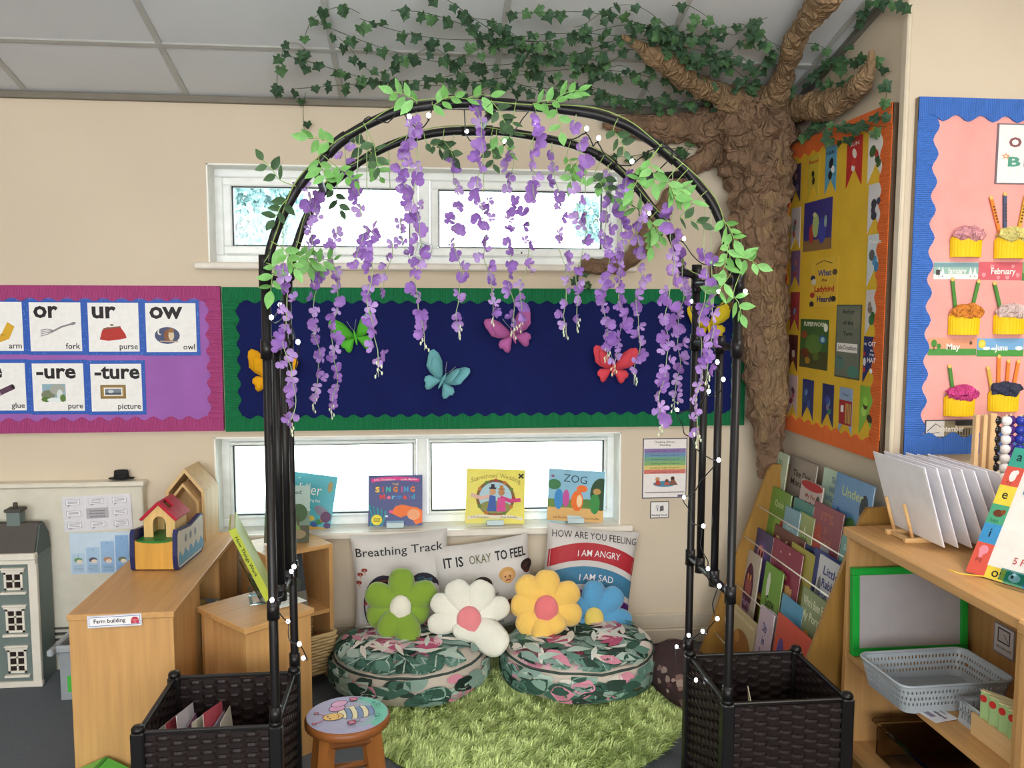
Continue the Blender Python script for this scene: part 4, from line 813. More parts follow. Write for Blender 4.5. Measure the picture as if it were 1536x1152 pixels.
# ================================================================== soft furnishings
def leaf_shape(L_, W_, n=7):
    up = [(L_*i/n, W_/2*math.sin(PI*(i/n)**.8)) for i in range(n+1)]
    return up, [(x, -y) for x, y in up]
GREENS = ['3A5A4E', '4A6E60', '648A7C', '8FAEA2', 'B4C8BC', '34483F', '8CA69C']
PINKS = ['C8728C', 'D890A4', 'B85A78']
def pouf(label, cx, cy, rx, ry, seed, crease):
    t = thing('floor_cushion', label, 'floor cushion', (cx, cy, .032), (0, 0, 0), 'round leaf-print floor cushions')
    rng = random.Random(seed); Hc = .155
    prof = [(0, .0), (.8, .0), (.93, .012), (1.0, .05), (1.0, .078), (.965, .115), (.94, .122), (.86, .138), (.7, .150), (.45, .157), (.2, .158), (0, .156)]
    def topz(r, a):
        for (r0, z0), (r1, z1) in zip(prof[::-1], prof[::-1][1:]):
            if r0 <= r <= r1+1e-6: z = z0+(z1-z0)*(r-r0)/max(1e-6, r1-r0); break
        else: z = .122
        return z+.010*math.sin(a*3+seed)*r*(1-r)*2+.006*noise.noise(Vector((r*math.cos(a)*4, r*math.sin(a)*4, seed)))
    b = MB(M('CDC2B4', .8, 'fabric')); n = 48; vs = []
    for i, (r, z) in enumerate(prof):
        for j in range(n):
            a = 2*PI*j/n; k = 1+.012*math.sin(a*7+seed)*(1 if 2 < i < 7 else 0); zz = topz(r, a) if i >= 6 else z
            vs.append((max(r, 1e-4)*k*rx*math.cos(a), max(r, 1e-4)*k*ry*math.sin(a), zz))
    b.add(vs, [[i*n+j, i*n+(j+1) % n, (i+1)*n+(j+1) % n, (i+1)*n+j] for i in range(len(prof)-1) for j in range(n)], None, True)
    b.build('cushion', t)
    pip = MB(M('3a4a44', .7)); pip.tube([(.968*rx*math.cos(2*PI*j/n), .968*ry*math.sin(2*PI*j/n), topz(.965, 2*PI*j/n)+.001) for j in range(n)], .0045, n=6, closed=True); pip.build('piping', t)
    # printed leaves: each ink layer lies on the cloth
    ink = MB(); lay = [0]
    def on_top(x, y):
        r = min(.955, math.hypot(x, y)); a = math.atan2(y, x); return (r*rx*math.cos(a), r*ry*math.sin(a), topz(r, a)+.0012+lay[0]*.00005)
    def on_side(a, v):
        z = .012+.1*v; r = 1.0+.002+lay[0]*.00006-(.04 if v > .85 else .0)*(v-.85)/.15-(.05*(.25-v)/.25 if v < .25 else 0)
        k = 1+.012*math.sin(a*7+seed); return (r*k*rx*math.cos(a), r*k*ry*math.sin(a), z)
    def leaf(mapf, x, y, ang, L_, W_, col, ax=1, ay=1):
        up, dn = leaf_shape(L_, W_); c, s_ = math.cos(ang), math.sin(ang); lay[0] += 1
        pts = [(x+(a*c-b_*s_)*ax, y+(a*s_+b_*c)*ay) for a, b_ in up+dn]; m_ = len(up)
        if mapf is on_side: pts = [(a, min(1, max(0, b_))) for a, b_ in pts]
        ink.add([mapf(*p) for p in pts], [[i, i+1, m_+i+1, m_+i] for i in range(m_-1)], M(col, .8, 'fabric'))
    for k in range(6):                                                    # big pink monstera sprays
        a0 = rng.uniform(0, 6.28); x0, y0 = .62*math.cos(a0+k), .62*math.sin(a0+k)
        col = rng.choice(PINKS); d0 = rng.uniform(0, 6.28)
        for q in range(7): leaf(on_top, x0, y0, d0+(q-3)*.34, rng.uniform(.4, .55), .15, col if q % 3 else 'E0B0BC')
    for k in range(64):                                                   # green palm and banana leaves
        ra, rr_ = rng.uniform(0, 6.28), .92*rng.random()**.5; x0, y0 = rr_*math.cos(ra), rr_*math.sin(ra); d0 = rng.uniform(0, 6.28); ln = rng.uniform(.45, .8)
        leaf(on_top, x0, y0, d0, ln, rng.uniform(.16, .27), rng.choice(GREENS)); leaf(on_top, x0, y0, d0, ln*.95, .02, 'B8C8BC')
        if k % 2:
            for q in range(6):
                f_ = q/6; leaf(on_top, x0+math.cos(d0)*ln*f_, y0+math.sin(d0)*ln*f_, d0+(.7 if q % 2 else -.7), .2, .045, rng.choice(GREENS))
    for k in range(5):
        a0 = rng.uniform(0, 6.28); x0, y0 = .6*math.cos(a0), .6*math.sin(a0); col = rng.choice(PINKS); d0 = a0+PI+rng.uniform(-.6, .6)
        for q in range(6): leaf(on_top, x0, y0, d0+(q-2.5)*.36, rng.uniform(.3, .42), .11, col if q % 3 else 'E6BCC6')
    for k in range(40): leaf(on_top, rng.uniform(-.6, .6), rng.uniform(-.6, .6), rng.uniform(0, 6.28), .34, .07, rng.choice(['E2DAD0', 'EAE2DA', 'D4DCD4']))
    for k in range(44):
        ra = rng.uniform(0, 6.28); rr_ = rng.uniform(.72, .95); leaf(on_top, rr_*math.cos(ra), rr_*math.sin(ra), ra+PI/2+rng.uniform(-.5, .7), rng.uniform(.25, .4), rng.uniform(.09, .15), rng.choice(GREENS+['B4C8BC', 'E2DAD0', PINKS[1]]))
    for k in range(60):
        a = rng.uniform(0, 6.28); leaf(on_side, a, rng.uniform(.45, .95), rng.uniform(-1.2, .6), rng.uniform(.2, .4), rng.uniform(.14, .3), rng.choice(GREENS+['DAD2C8', PINKS[1]]), 1, 1.3)
    for k in range(110):
        a = rng.uniform(0, 6.28); leaf(on_side, a, rng.uniform(.0, .8), rng.uniform(-1.2, 1.2), rng.uniform(.25, .5), rng.uniform(.2, .35), rng.choice(GREENS+['24342F', PINKS[1]]), 1, 1.6)
    ink.build('leaf_print', t)
pouf('round tropical-leaf floor cushion under the green flower cushion', -.045, 3.16, .288, .27, 3, 0)
pouf('round tropical-leaf floor cushion under the yellow flower cushion', .590, 3.13, .292, .27, 8, 1)
# ---- square printed cushions
def square_cushion(label, px, pyb, Y, w, h, roll, lean, design, zb=None, back='D2CDC9'):
    c = P(px, pyb, Y=Y); z0 = zb if zb is not None else c.z
    t = thing('printed_cushion', label, 'cushion', (c.x, Y, z0), (lean, roll, 0), 'printed cushions along the wall')
    th = .055
    def surf(u, v, off, sgn=-1):
        a, b_ = 2*u-1, 2*v-1; k = 1-.055*(b_*b_)*0-.05*(1-b_*b_)*abs(a)**3; k2 = 1-.05*(1-a*a)*abs(b_)**3
        x = a*w/2*k; z = h/2+b_*h/2*k2; e = max(0, (1-a**4))*max(0, (1-b_**4))
        d = th*e**.5+.004*noise.noise(Vector((a*2.4+px, b_*2.4, 1.3)))*e
        return (x, sgn*(d+off), z)
    n = 30; b = MB(M(back, .8, 'fabric'))
    for sgn in (-1, 1):
        vs = [surf(i/n, j/n, 0, sgn) for j in range(n+1) for i in range(n+1)]
        fs = [[j*(n+1)+i, j*(n+1)+i+1, (j+1)*(n+1)+i+1, (j+1)*(n+1)+i] for j in range(n) for i in range(n)]
        b.add(vs, fs if sgn < 0 else [f[::-1] for f in fs], None, True)
    b.build('cover', t)
    p = Print(w, h, surf=lambda u, v, o: surf(u, v, o+.0004)); design(p); p.build(t)
def ringband(p, cx, cy, r0, r1, a0, a1, col, n=28, yx=1.0):
    lo = [(cx+r0*math.cos(R(a0+(a1-a0)*i/n)), cy+r0*yx*math.sin(R(a0+(a1-a0)*i/n))) for i in range(n+1)]; hi = [(cx+r1*math.cos(R(a0+(a1-a0)*i/n)), cy+r1*yx*math.sin(R(a0+(a1-a0)*i/n))) for i in range(n+1)]
    p.band(lo, hi, col)
def d_breath(p):
    p.text('Breathing Track', .5, .80, .085, '1c1a1c', w=.90, bold=.004, rot=1)
    for cx in (.32, .72):
        p.ell(cx, .30, .22, .30, '2A2436', 28); p.ell(cx, .30, .12, .18, 'D9D4D0', 24); ringband(p, cx, .30, .165, .172, 0, 360, 'D8D0C8', 30, 1.4)
    p.rect(.66, .50, .74, .56, '3a5a6a', 2); p.rect(.75, .51, .82, .54, '4a6a7a', 2); p.line([(.28, .54), (.42, .55)], .02, '7A4038'); p.line([(.12, .32), (.16, .4)], .03, 'A83A34')
    for x, y in ((.08, .62), (.13, .66), (.06, .54)): p.ell(x, y, .035, .02, '8A3A30', 12); p.line([(x, y), (x+.01, y-.05)], .012, 'B89A80')
square_cushion('grey cushion reading Breathing Track behind the green flower', 607, 958, 3.40, .39, .40, R(-3), R(-6), d_breath, .125)
def d_okay(p):
    p.text('IT IS', .22, .78, .105, '1c1a1c', w=.2, bold=.022); p.text('OKAY', .49, .785, .095, '6a6a4a', w=.22, bold=.006); p.text('TO FEEL', .80, .79, .10, '1c1a1c', w=.32, bold=.022)
    for x, y, s_, hair, face in ((.18, .42, .09, '5A2A1C', 'D8A88A'), (.48, .52, .10, '2C1A18', '6A3E2C'), (.74, .60, .085, 'C89858', 'D8A470'), (.96, .66, .07, '2a1c1a', '4a2e24'), (.3, .2, .09, '3a2420', 'B88060'), (.75, .25, .09, '6a2c24', 'D8b090')):
        p.ell(x, y+.02, s_, s_*.95, hair, 18); p.ell(x, y-.01, s_*.72, s_*.78, face, 18); p.ell(x-.025, y, .008, .01, '2a1a18', 8); p.ell(x+.025, y, .008, .01, '2a1a18', 8); p.line([(x-.025, y-.045), (x, y-.035), (x+.025, y-.045)], .01, '7a2a2a')
    for x, y in ((.6, .42), (.84, .42), (.62, .1)): p.text('sad', x, y, .03, '3a2a2a')
square_cushion('light grey cushion reading It Is Okay To Feel in the middle', 735, 960, 3.385, .40, .37, R(-7), R(-4), d_okay, .12)
def d_feel(p):
    p.text('HOW ARE YOU FEELING', .5, .90, .07, '3a3234', w=.92, bold=.002, arc=.03)
    for k, (c0, r0, r1, tx) in enumerate((('B02A34', .86, 1.04, 'I AM ANGRY'), ('3F7A9C', .62, .80, 'I AM SAD'), ('5A2A78', .40, .56, 'I AM'), ('3a8a5a', .2, .34, 'I AM'))):
        n = 24; lo = []; hi = []
        for i in range(n+1):
            u = .015+.97*i/n; q = (u-.5)**2*.55
            lo.append((u, max(.02, r0-.18-q))); hi.append((u, max(.03, r1-.18-q)))
        for q_ in range(4): p.band([(a[0], a[1]+(c[1]-a[1])*q_/4) for a, c in zip(lo, hi)], [(a[0], a[1]+(c[1]-a[1])*(q_+1)/4) for a, c in zip(lo, hi)], c0)
        p.text(tx, .56, r0-.135, .065, 'E8E4E4', w=.046*len(tx), bold=.003, arc=.015)
square_cushion('cushion with red and blue bands reading How Are You Feeling', 872, 955, 3.40, .385, .40, R(8), R(-5), d_feel, .128)
# ---- plush flower cushions
def petal_mesh(L_, W_, T_, col, nm='petal'):
    mb = MB(M(col, .9, 'plush')); nu, nv = 14, 10; vs = []
    for i in range(nu+1):
        f = i/nu; a = PI*f; x = L_*(.5-.5*math.cos(a)); wd = W_/2*math.sin(a)**.75*(.62+.38*f**.7)*1.12; th = T_/2*math.sin(a)**.7
        for j in range(nv):
            b_ = 2*PI*j/nv; k = 1+.05*noise.noise(Vector((x*20, math.cos(b_)*2, math.sin(b_)*2)))
            vs.append((x, -math.sin(b_)*th*k, math.cos(b_)*wd*k))
    mb.add(vs, [[i*nv+j, i*nv+(j+1) % nv, (i+1)*nv+(j+1) % nv, (i+1)*nv+j] for i in range(nu) for j in range(nv)], None, True); return mb.mesh(nm)
def flower_cushion(label, px, py, Y, pet, cen, spec, lean, cr=.032, droop=.0):
    c = P(px, py, Y=Y); t = thing('flower_cushion', label, 'cushion', c, (lean, 0, 0), 'plush flower cushions'); cache = {}
    for deg, L_, W_, fwd in spec:
        if (L_, W_) not in cache: cache[(L_, W_)] = petal_mesh(L_, W_, .058, pet)
        o = put('petal', cache[(L_, W_)], t); a = R(deg)
        o.matrix_local = Matrix.Rotation(-a, 4, 'Y')@Matrix.Translation((.008, 0, 0))@Matrix.Rotation(fwd, 4, 'Z')@Matrix.Rotation(R(random.uniform(-12, 12)), 4, 'X')
    MB(M(cen, .9, 'plush')).ball((0, -.028, 0), cr, .024, cr*1.12, nu=20, nv=12).build('flower_centre', t, label='%s centre' % {'F': 'pale'}.get(cen[0], 'contrasting'))
flower_cushion('green plush flower cushion with a cream centre', 601, 910, 3.20, '86A63A', 'EEEAD8', [(88, .135, 0.106, 0), (28, .14, 0.106, 0), (152, .135, 0.106, 0), (-20, .105, 0.102, .2), (-72, .14, 0.102, -.5), (-122, .125, 0.096, -.5), (-160, .125, 0.102, .1)], R(-12), .041)
flower_cushion('white plush flower cushion with a pink centre', 703, 929, 3.13, 'EFEDDF', 'EE8C92', [(112, .145, 0.108, 0), (62, .145, 0.114, 0), (18, .155, 0.096, .1), (-40, .17, 0.126, -.35), (150, .15, 0.090, .1), (186, .145, 0.090, 0), (-105, .075, 0.114, -.5)], R(-14), .046)
flower_cushion('yellow plush flower cushion with a pink centre', 818, 912, 3.17, 'F5C866', 'EC7C80', [(85, .135, 0.108, 0), (30, .14, 0.108, 0), (-15, .135, 0.102, 0), (-62, .10, 0.096, -.4), (-102, .125, 0.090, -.4), (-140, .125, 0.108, -.1), (172, .125, 0.102, 0), (130, .14, 0.108, .1)], R(-12), .046)
flower_cushion('blue plush flower cushion with a yellow centre behind the yellow one', 889, 926, 3.25, '5B9FCC', 'E9CF6A', [(86, .135, 0.102, 0), (42, .145, 0.102, 0), (-8, .15, 0.102, 0), (-42, .13, 0.084, -.4), (-98, .11, 0.096, -.5), (-145, .12, 0.096, -.1), (150, .12, 0.102, 0)], R(-10), .039)
# ---- dark paisley cushions behind the right planter
def paisley(px, py, Z, sx, sy, sz, rot, label):
    c = P(px, py, Z=Z); t = thing('patterned_cushion', label, 'cushion', (c.x, c.y, Z), rot)
    m = MB(M('4A3A3C', .9, 'fabric')); nu, nv = 24, 12; vs = []
    for i in range(nv+1):
        th = PI*i/nv
        for j in range(nu):
            ph = 2*PI*j/nu; q = lambda v: math.copysign(abs(v)**.6, v); vs.append((q(math.cos(ph))*math.sin(th)**.7*sx, q(math.sin(ph))*math.sin(th)**.7*sy, -math.cos(th)*sz*(1+.08*noise.noise(Vector((ph, th, 0))))))
    m.add(vs, [[i*nu+j, i*nu+(j+1) % nu, (i+1)*nu+(j+1) % nu, (i+1)*nu+j] for i in range(nv) for j in range(nu)], None, True); m.build('cover', t)
    rng = random.Random(5); ink = MB()
    for k in range(90):
        i = rng.randrange(2, nv-2); j = rng.randrange(nu); a = Vector(vs[i*nu+j]); b_ = Vector(vs[i*nu+(j+1) % nu]); c_ = Vector(vs[(i+1)*nu+j]); e1 = b_-a; e2 = c_-a; n_ = e1.cross(e2).normalized(); n_ = n_ if n_.dot(a) > 0 else -n_
        o = a+e1*rng.random()+e2*rng.random()+n_*.002; e1 = e1.normalized(); e2 = n_.cross(e1); s_ = rng.uniform(.006, .016)
        ink.add([o+(e1*math.cos(q*PI/4)*s_*(1.6 if q < 4 else 1)+e2*math.sin(q*PI/4)*s_) for q in range(8)], [list(range(8))], M(rng.choice(['8A7068', 'A8928A', '6A4A4E']), .9, 'fabric'))
    o = ink.build('paisley_print', t); o['kind'] = 'stuff'
paisley(1022, 1010, .09, .11, .2, .075, (0, R(-18), R(12)), 'dark paisley cushion on the floor behind the right planter')
# ---- shaggy rug
def rug():
    cx, cy, rx, ry = .35, 2.93, .56, .53
    t = thing('shaggy_rug', 'round lime green shaggy rug on the carpet', 'rug', (cx, cy, 0))
    MB(M('8FA548', .95)).lathe([(0, .002), (1, .002), (1, .012), (0, .014)], 48, sx=rx-.01, sy=ry-.01).build('backing', t)
    n = 46000; rg = np.random.default_rng(4); r = np.sqrt(rg.random(n)); a = rg.random(n)*2*PI
    x = r*rx*np.cos(a); y = r*ry*np.sin(a)
    # blades lean in locally coherent directions, as trodden pile does
    th = np.array([noise.noise(Vector((x[i]*26, y[i]*26, 0)))*3.2+noise.noise(Vector((x[i]*2, y[i]*2, 4)))*2 for i in range(n)])+rg.normal(0, .45, n)
    L_ = rg.uniform(.026, .046, n); up = rg.uniform(.45, .88, n); w_ = rg.uniform(.0011, .0022, n)
    dx, dy = np.cos(th), np.sin(th); hx = L_*np.sqrt(1-up**2)
    z0 = np.full(n, .011); P0 = np.stack([x, y, z0], 1); side = np.stack([-dy, dx, np.zeros(n)], 1)*w_[:, None]
    P1 = P0+np.stack([dx*hx*.4, dy*hx*.4, L_*up*.75], 1); P2 = P0+np.stack([dx*hx, dy*hx, L_*up*.95], 1)
    V = np.stack([P0-side, P0+side, P1+side, P1-side, P2], 1).reshape(-1, 3)
    k = np.arange(n)*5; F4 = np.stack([k, k+1, k+2, k+3], 1); F3 = np.stack([k+3, k+2, k+4], 1)
    me = bpy.data.meshes.new('pile'); me.vertices.add(len(V)); me.vertices.foreach_set('co', V.ravel())
    me.loops.add(n*7); me.polygons.add(n*2)
    li = np.concatenate([F4.ravel(), F3.ravel()]); me.loops.foreach_set('vertex_index', li.astype(np.int32))
    st = np.concatenate([np.arange(n)*4, n*4+np.arange(n)*3]).astype(np.int32); me.polygons.foreach_set('loop_start', st)
    me.update(calc_edges=True); at = me.attributes.new('tint', 'FLOAT', 'FACE'); tv = rg.random(n); at.data.foreach_set('value', np.concatenate([tv, tv]).astype(np.float32))
    me.materials.append(M('C6D88E', .9, 'pile')); me.validate(); o = put('pile', me, t); o['kind'] = 'stuff'
rug()
# ---- painted stool
t = thing('painted_stool', 'small round wooden stool with a painted bee on its seat', 'stool', (-.206, 2.343, 0), (0, 0, R(12))); r_ = .117
seat = MB(M('8A5228', .4, 'woodx')); seat.lathe([(0, .272), (.108, .272), (r_, .279), (r_, .292), (.111, .30), (0, .30)], 40); seat.build('seat', t)
for i in range(4):
    a = PI/4+i*PI/2; c_, s_ = math.cos(a), math.sin(a); b = MB(M('9A602E', .45, 'wood'))
    b.tube([(c_*.125, s_*.125, 0), (c_*.085, s_*.085, .272)], [.020, .023], n=4, smooth=False); b.build('leg', t)
for i in range(4):
    a = PI/4+i*PI/2; a2 = a+PI/2; b = MB(M('8A5428', .45)); b.tube([(math.cos(a)*.108, math.sin(a)*.108, .11), (math.cos(a2)*.108, math.sin(a2)*.108, .11)], .010, n=6); b.build('stretcher', t)
for i in range(4):
    a = PI/4+i*PI/2; a2 = a+PI/2; b = MB(M('7A4822', .5)); b.tube([(math.cos(a)*.088, math.sin(a)*.088, .25), (math.cos(a2)*.088, math.sin(a2)*.088, .25)], .016, n=4, smooth=False); b.build('apron', t)
pr = Print(2*r_, 2*r_, surf=lambda u, v, o: ((u-.5)*2*r_, (v-.5)*2*r_, .3003+o-.0006)); d = pr
d.ell(.5, .5, .475, .475, 'A9A6C4', 40); d.ell(.5, .5, .47, .47, '6FBFA6', 30, -55, 62); d.ell(.63, .5, .2, .34, '8fb0b4', 24); d.ell(.4, .5, .36, .38, 'A9A6C0', 30)
def inked(cx, cy, rx, ry, col, rot=0): d.ell(cx, cy, rx+.009, ry+.009, '2a2430', 26, rot=rot); d.ell(cx, cy, rx, ry, col, 26, rot=rot)
inked(.60, .52, .21, .165, 'E8DDB4', -6)
for i, x in enumerate((.47, .60, .73)):
    h_ = (.145, .155, .12)[i]; d.band([(x+.02*math.sin(j*PI/6), .52-h_+2*h_*j/6-.01) for j in range(7)], [(x+.065+.02*math.sin(j*PI/6), .52-h_+2*h_*j/6-.01) for j in range(7)], '7A8EB4')
    d.line([(x+.02*math.sin(j*PI/6), .52-h_+2*h_*j/6-.01) for j in range(7)], .008, '2a2430'); d.line([(x+.065+.02*math.sin(j*PI/6), .52-h_+2*h_*j/6-.01) for j in range(7)], .008, '2a2430')
inked(.40, .68, .095, .075, 'D99AC0', 20); inked(.44, .79, .10, .07, 'DDA6C8', 25); inked(.33, .47, .115, .085, 'E0B868'); d.ell(.27, .49, .013, .016, '2a2430', 8); d.ell(.29, .43, .013, .016, '2a2430', 8); d.line([(.38, .52), (.40, .47), (.38, .42)], .01, '8a3a2a')
d.line([(.24, .53), (.17, .6), (.13, .62)], .014, 'C86A7a'); d.line([(.22, .42), (.14, .37), (.1, .36)], .014, 'C86A7a'); inked(.15, .61, .02, .02, 'D8707c'); inked(.10, .36, .02, .02, 'D8707c')
for x, y in ((.62, .85), (.52, .25)):
    for q in range(4): inked(x+.03*math.cos(q*PI/2+.8), y+.03*math.sin(q*PI/2+.8), .022, .022, 'D06A88')
    d.ell(x, y, .015, .015, 'E8B8C0', 8); d.line([(x+.06, y), (x+.1, y+.03)], .01, '3a5a4a'); d.line([(x+.06, y-.01), (x+.12, y-.02)], .01, '3a5a4a')
for x, y, s_ in ((.84, .68, .022), (.88, .6, .028), (.83, .34, .032)): d.ell(x, y, s_, s_, '2a6a6a', 16); d.ell(x, y, s_-.009, s_-.009, '6FBFA6', 16)
pr.build(t, 'bee_painting')
# ================================================================== right side: rack, cabinet and contents
# sloping book rack against the side wall, facing left
RY0, RY1 = 3.28, 2.54
t = thing('book_rack', 'tall sloping wooden book rack full of picture books', 'book rack', (1.3, 2.9, 0))
def rel(x, y, z): return (x-1.3, y-2.9, z)
def prof_x(z): return 1.112+(z-.0)*.335          # front edge x of the side panels
RM = M('9C7436', .5, 'wood')
for y in (RY0, RY1):
    poly = [(1.10, 0), (1.49, 0), (1.49, .80), (prof_x(.78)+.02, .80), (prof_x(.78), .77)]
    MB(RM).prism([(x-1.3, z) for x, z in poly], y-2.9-.008, y-2.9+.008).build('side_panel', t)
TI = [(.60, 1.412), (.475, 1.362), (.315, 1.312), (.15, 1.268), (.03, 1.20)]       # ledge heights and their depth position
for z, x in TI:
    MB(RM).box(x-1.3-.018, x-1.3+.045, RY1-2.9+.008, RY0-2.9-.008, z-.012, z).build('ledge', t)
    MB(RM).box(x-1.3+.045, x-1.3+.052, RY1-2.9+.008, RY0-2.9-.008, z-.012, z+.13).build('tier_back', t)
for z, x in ((.637, 1.346), (.512, 1.297), (.324, 1.258), (.12, 1.185)):
    MB(M('E6E2D8', .3)).tube([(x-1.3-.012, RY1-2.9, z), (x-1.3-.012, RY0-2.9, z)], .0025, n=6).build('retaining_rod', t)
def dcov(title, tc, shapes, ty=.78, th=.1, bg2=None):
    def d(p):
        if bg2: p.rect(0, 0, 1, .4, bg2)
        for s_ in shapes: p.ell(*s_)
        for i, tt in enumerate(title.split('/')):
            if tt: p.text(tt, .5, ty-(th+.05)*i, th, tc, w=min(.86, th*.95*len(tt)), bold=.02)
    return d
# tier, pixel of the cover's top left, top-right x, size, colours
def rack_book(tier, tl, tr, cov, d, label, dx=0, lean=-7, n_th=.006):     # tl, tr: where the cover's top corners show
    z, x = TI[tier]; x += dx; a = P(*tl, X=x+.02); c = P(*tr, X=x+.02); w = a.y-c.y; yc = (a.y+c.y)/2; h = (a.z+.5*(c.z-a.z)-z-.002)
    lo = RY1+.012+w/2; yc = max(yc, lo)
    book(label, w, h, n_th, cov, (x, yc, z+.002), (R(lean), 0, -PI/2), d, 'picture books in the sloping rack')
rack_book(0, (1155.4, 672.8), (1181.7, 681.5), 'B6C6AE', dcov('GALDO', '5A7A5A', [(.55, .4, .28, .26, 'D0A040'), (.4, .6, .12, .12, 'C89838')]), 'pale green book with a golden animal at the far top of the rack', 0.0)
rack_book(0, (1186.2, 683.9), (1225.1, 695.9), '9A8E84', dcov('The Day/Monsters', '2e2622', [(.5, .25, .3, .15, '6a5a50')], .7), 'grey-brown book lettered Monsters in the top row of the rack', 0.03)
rack_book(0, (1204.5, 715.7), (1236.2, 731.8), 'B8A8A4', dcov('My Pet/is the/Best', '8a3a34', [(.5, .92, .5, .09, 'B03038'), (.85, .4, .14, .4, '3a4a3a')], .68, .08), 'cream and red book in front of the top row of the rack', -0.012)
rack_book(0, (1235.0, 701.9), (1270.1, 711.5), 'B4CDB8', dcov('The/Wind/Willows', '5A7AA0', [(.4, .25, .25, .15, '7aa050'), (.75, .2, .2, .18, '8a6a40')], .82, .085), 'pale green book with blue lettering in the top row', 0.02)
rack_book(0, (1253.6, 711.5), (1309.9, 725.2), '5C88B4', dcov('Under', 'B8C890', [(.18, .4, .07, .17, '3a5a9a'), (.6, .25, .3, .22, '6a7a80'), (.55, .4, .15, .1, '4a7a44'), (.82, .68, .1, .17, '2a3038'), (.75, .15, .2, .1, '8a8a80')], .74, .12), 'blue book with round black badge at the near end of the top row', -0.004)
rack_book(1, (1157.8, 728.8), (1186.2, 742.3), '6F9A44', dcov('Quick', 'C8DCA0', [(.55, .3, .25, .3, '8ab050'), (.72, .35, .1, .2, 'A83A30')], .72), 'green book with a red figure at the far end of the second row', 0.012)
rack_book(1, (1190.7, 745.3), (1219.5, 758.2), '4A8A84', dcov('GO', 'B8DCC8', [(.5, .7, .3, .14, '3a6a5a')], .4, .16), 'teal book lettered GO in the second row', 0.016)
rack_book(1, (1179.3, 758.8), (1201.2, 767.8), '7AA4B4', dcov('POTTY', 'D0E0E0', [(.5, .3, .3, .2, '5a8a9a')], .6), 'small light blue book at the front of the second row', -0.004)
rack_book(1, (1200.3, 767.2), (1222.2, 776.7), '9AA86A', dcov('A', 'E8E8C8', [(.5, .4, .25, .3, '6a8a4a')], .6, .2), 'olive green book in the middle of the second row', 0.002)
rack_book(1, (1220.7, 752.2), (1263.2, 769.3), '8A4250', dcov("IT'S/A/TIGER", 'B86A5a', [(.55, .3, .2, .25, '9a9aa4'), (.25, .45, .16, .3, 'B04a3c')], .8, .11), "dark red book lettered It's in the second row", 0.008)
rack_book(1, (1264.1, 801.3), (1277.5, 808.2), '6FA6A0', dcov('SEA', 'D0E4DC', [(.5, .4, .3, .2, '4a7a84')]), 'sea green book at the near end of the second row', 0.0)
rack_book(2, (1131.4, 788.7), (1159.3, 805.2), '4A4470', dcov('', 'D0C0E0', [(.55, .5, .3, .34, '6a5a98'), (.5, .62, .16, .14, 'E08a8a'), (.5, .42, .18, .12, 'D8B050'), (.44, .62, .04, .05, '1a1a1a'), (.58, .62, .04, .05, '1a1a1a')]), 'purple book with a round face at the far end of the third row', 0.004)
rack_book(2, (1160.2, 785.1), (1204.2, 811.2), '6A3A34', dcov('Before', 'D8C08a', [(.5, .3, .3, .2, '8a5a44')], .72, .14), 'brown book lettered Before in the third row', 0.024)
rack_book(2, (1160.2, 806.7), (1203.3, 831.2), '8E2A4C', dcov('The/Princess', 'D8A868', [(.7, .2, .14, .24, 'C89a60'), (.3, .4, .22, .3, '7a2444'), (.3, .85, .02, .02, 'E8c8b0'), (.6, .9, .02, .02, 'E8c8b0')], .5, .09), 'crimson book lettered The Princess in the third row', 0.0)
rack_book(2, (1186.2, 812.7), (1220.7, 833.6), 'A8A04A', dcov('', 'D8C08a', [(.5, .4, .3, .2, '7a7a3a')]), 'mustard book behind the crimson one in the third row', 0.01)
rack_book(2, (1203.3, 812.7), (1222.2, 824.6), '2A3A6A', dcov('', 'D8C08a', [(.5, .4, .3, .3, '3a4a8a')]), 'navy book tucked behind in the third row', 0.03)
rack_book(2, (1219.2, 821.6), (1256.6, 842.0), '273A7C', dcov('', 'D8C08a', [(.3, .4, .2, .3, '1c2450'), (.5, .2, .3, .1, '9a9aa0')]), 'dark blue book behind the white one in the third row', 0.012)
rack_book(2, (1231.1, 836.6), (1271.0, 853.7), 'C6C8CC', dcov('Little/Rabbit/Foo Foo', '3A3F78', [(.5, .18, .2, .16, 'D8A090'), (.5, .18, .12, .1, 'F0E8E4'), (.12, .4, .1, .35, '6a6a70')], .8, .1), 'white book with navy lettering at the near end of the third row', 0.0)
rack_book(3, (1114.4, 820.1), (1137.4, 836.6), 'BDB4A8', dcov('Harry/OTTER', 'A890B0', [(.5, .5, .28, .36, '5A2A4C'), (.5, .55, .2, .12, 'A05a5a'), (.42, .68, .04, .04, 'E0a040'), (.58, .68, .04, .04, 'E0a040'), (.12, .85, .1, .06, '5a7a4a')], .3, .1), 'tall book with a big purple creature at the far end of the rack', 0.004)
rack_book(3, (1145.2, 839.6), (1170.4, 862.1), '6FA23E', dcov('Gone/BOO', '24381c', [(.3, .75, .1, .16, 'D8E0D0'), (.5, .2, .3, .1, '4a6a2a')], .5, .13), 'leaf green book with dark lettering in the fourth row', 0.008)
rack_book(3, (1172.2, 892.0), (1202.7, 910.0), '5CA0C4', dcov('Bigpigon', '20364a', [(.5, .7, .3, .06, '7ab8d8')], .38, .15), 'small sky blue book in the fourth row', -0.004)
rack_book(3, (1205.7, 886.0), (1251.2, 912.1), '8A9870', dcov("Who's Been Eating/My Porridge", 'DCE0C0', [(.25, .32, .14, .2, 'D8A040'), (.3, .5, .1, .1, 'D8A850'), (.75, .3, .2, .15, '7a8a64')], .84, .09), 'sage green book with pale lettering at the near end of the fourth row', 0.0)
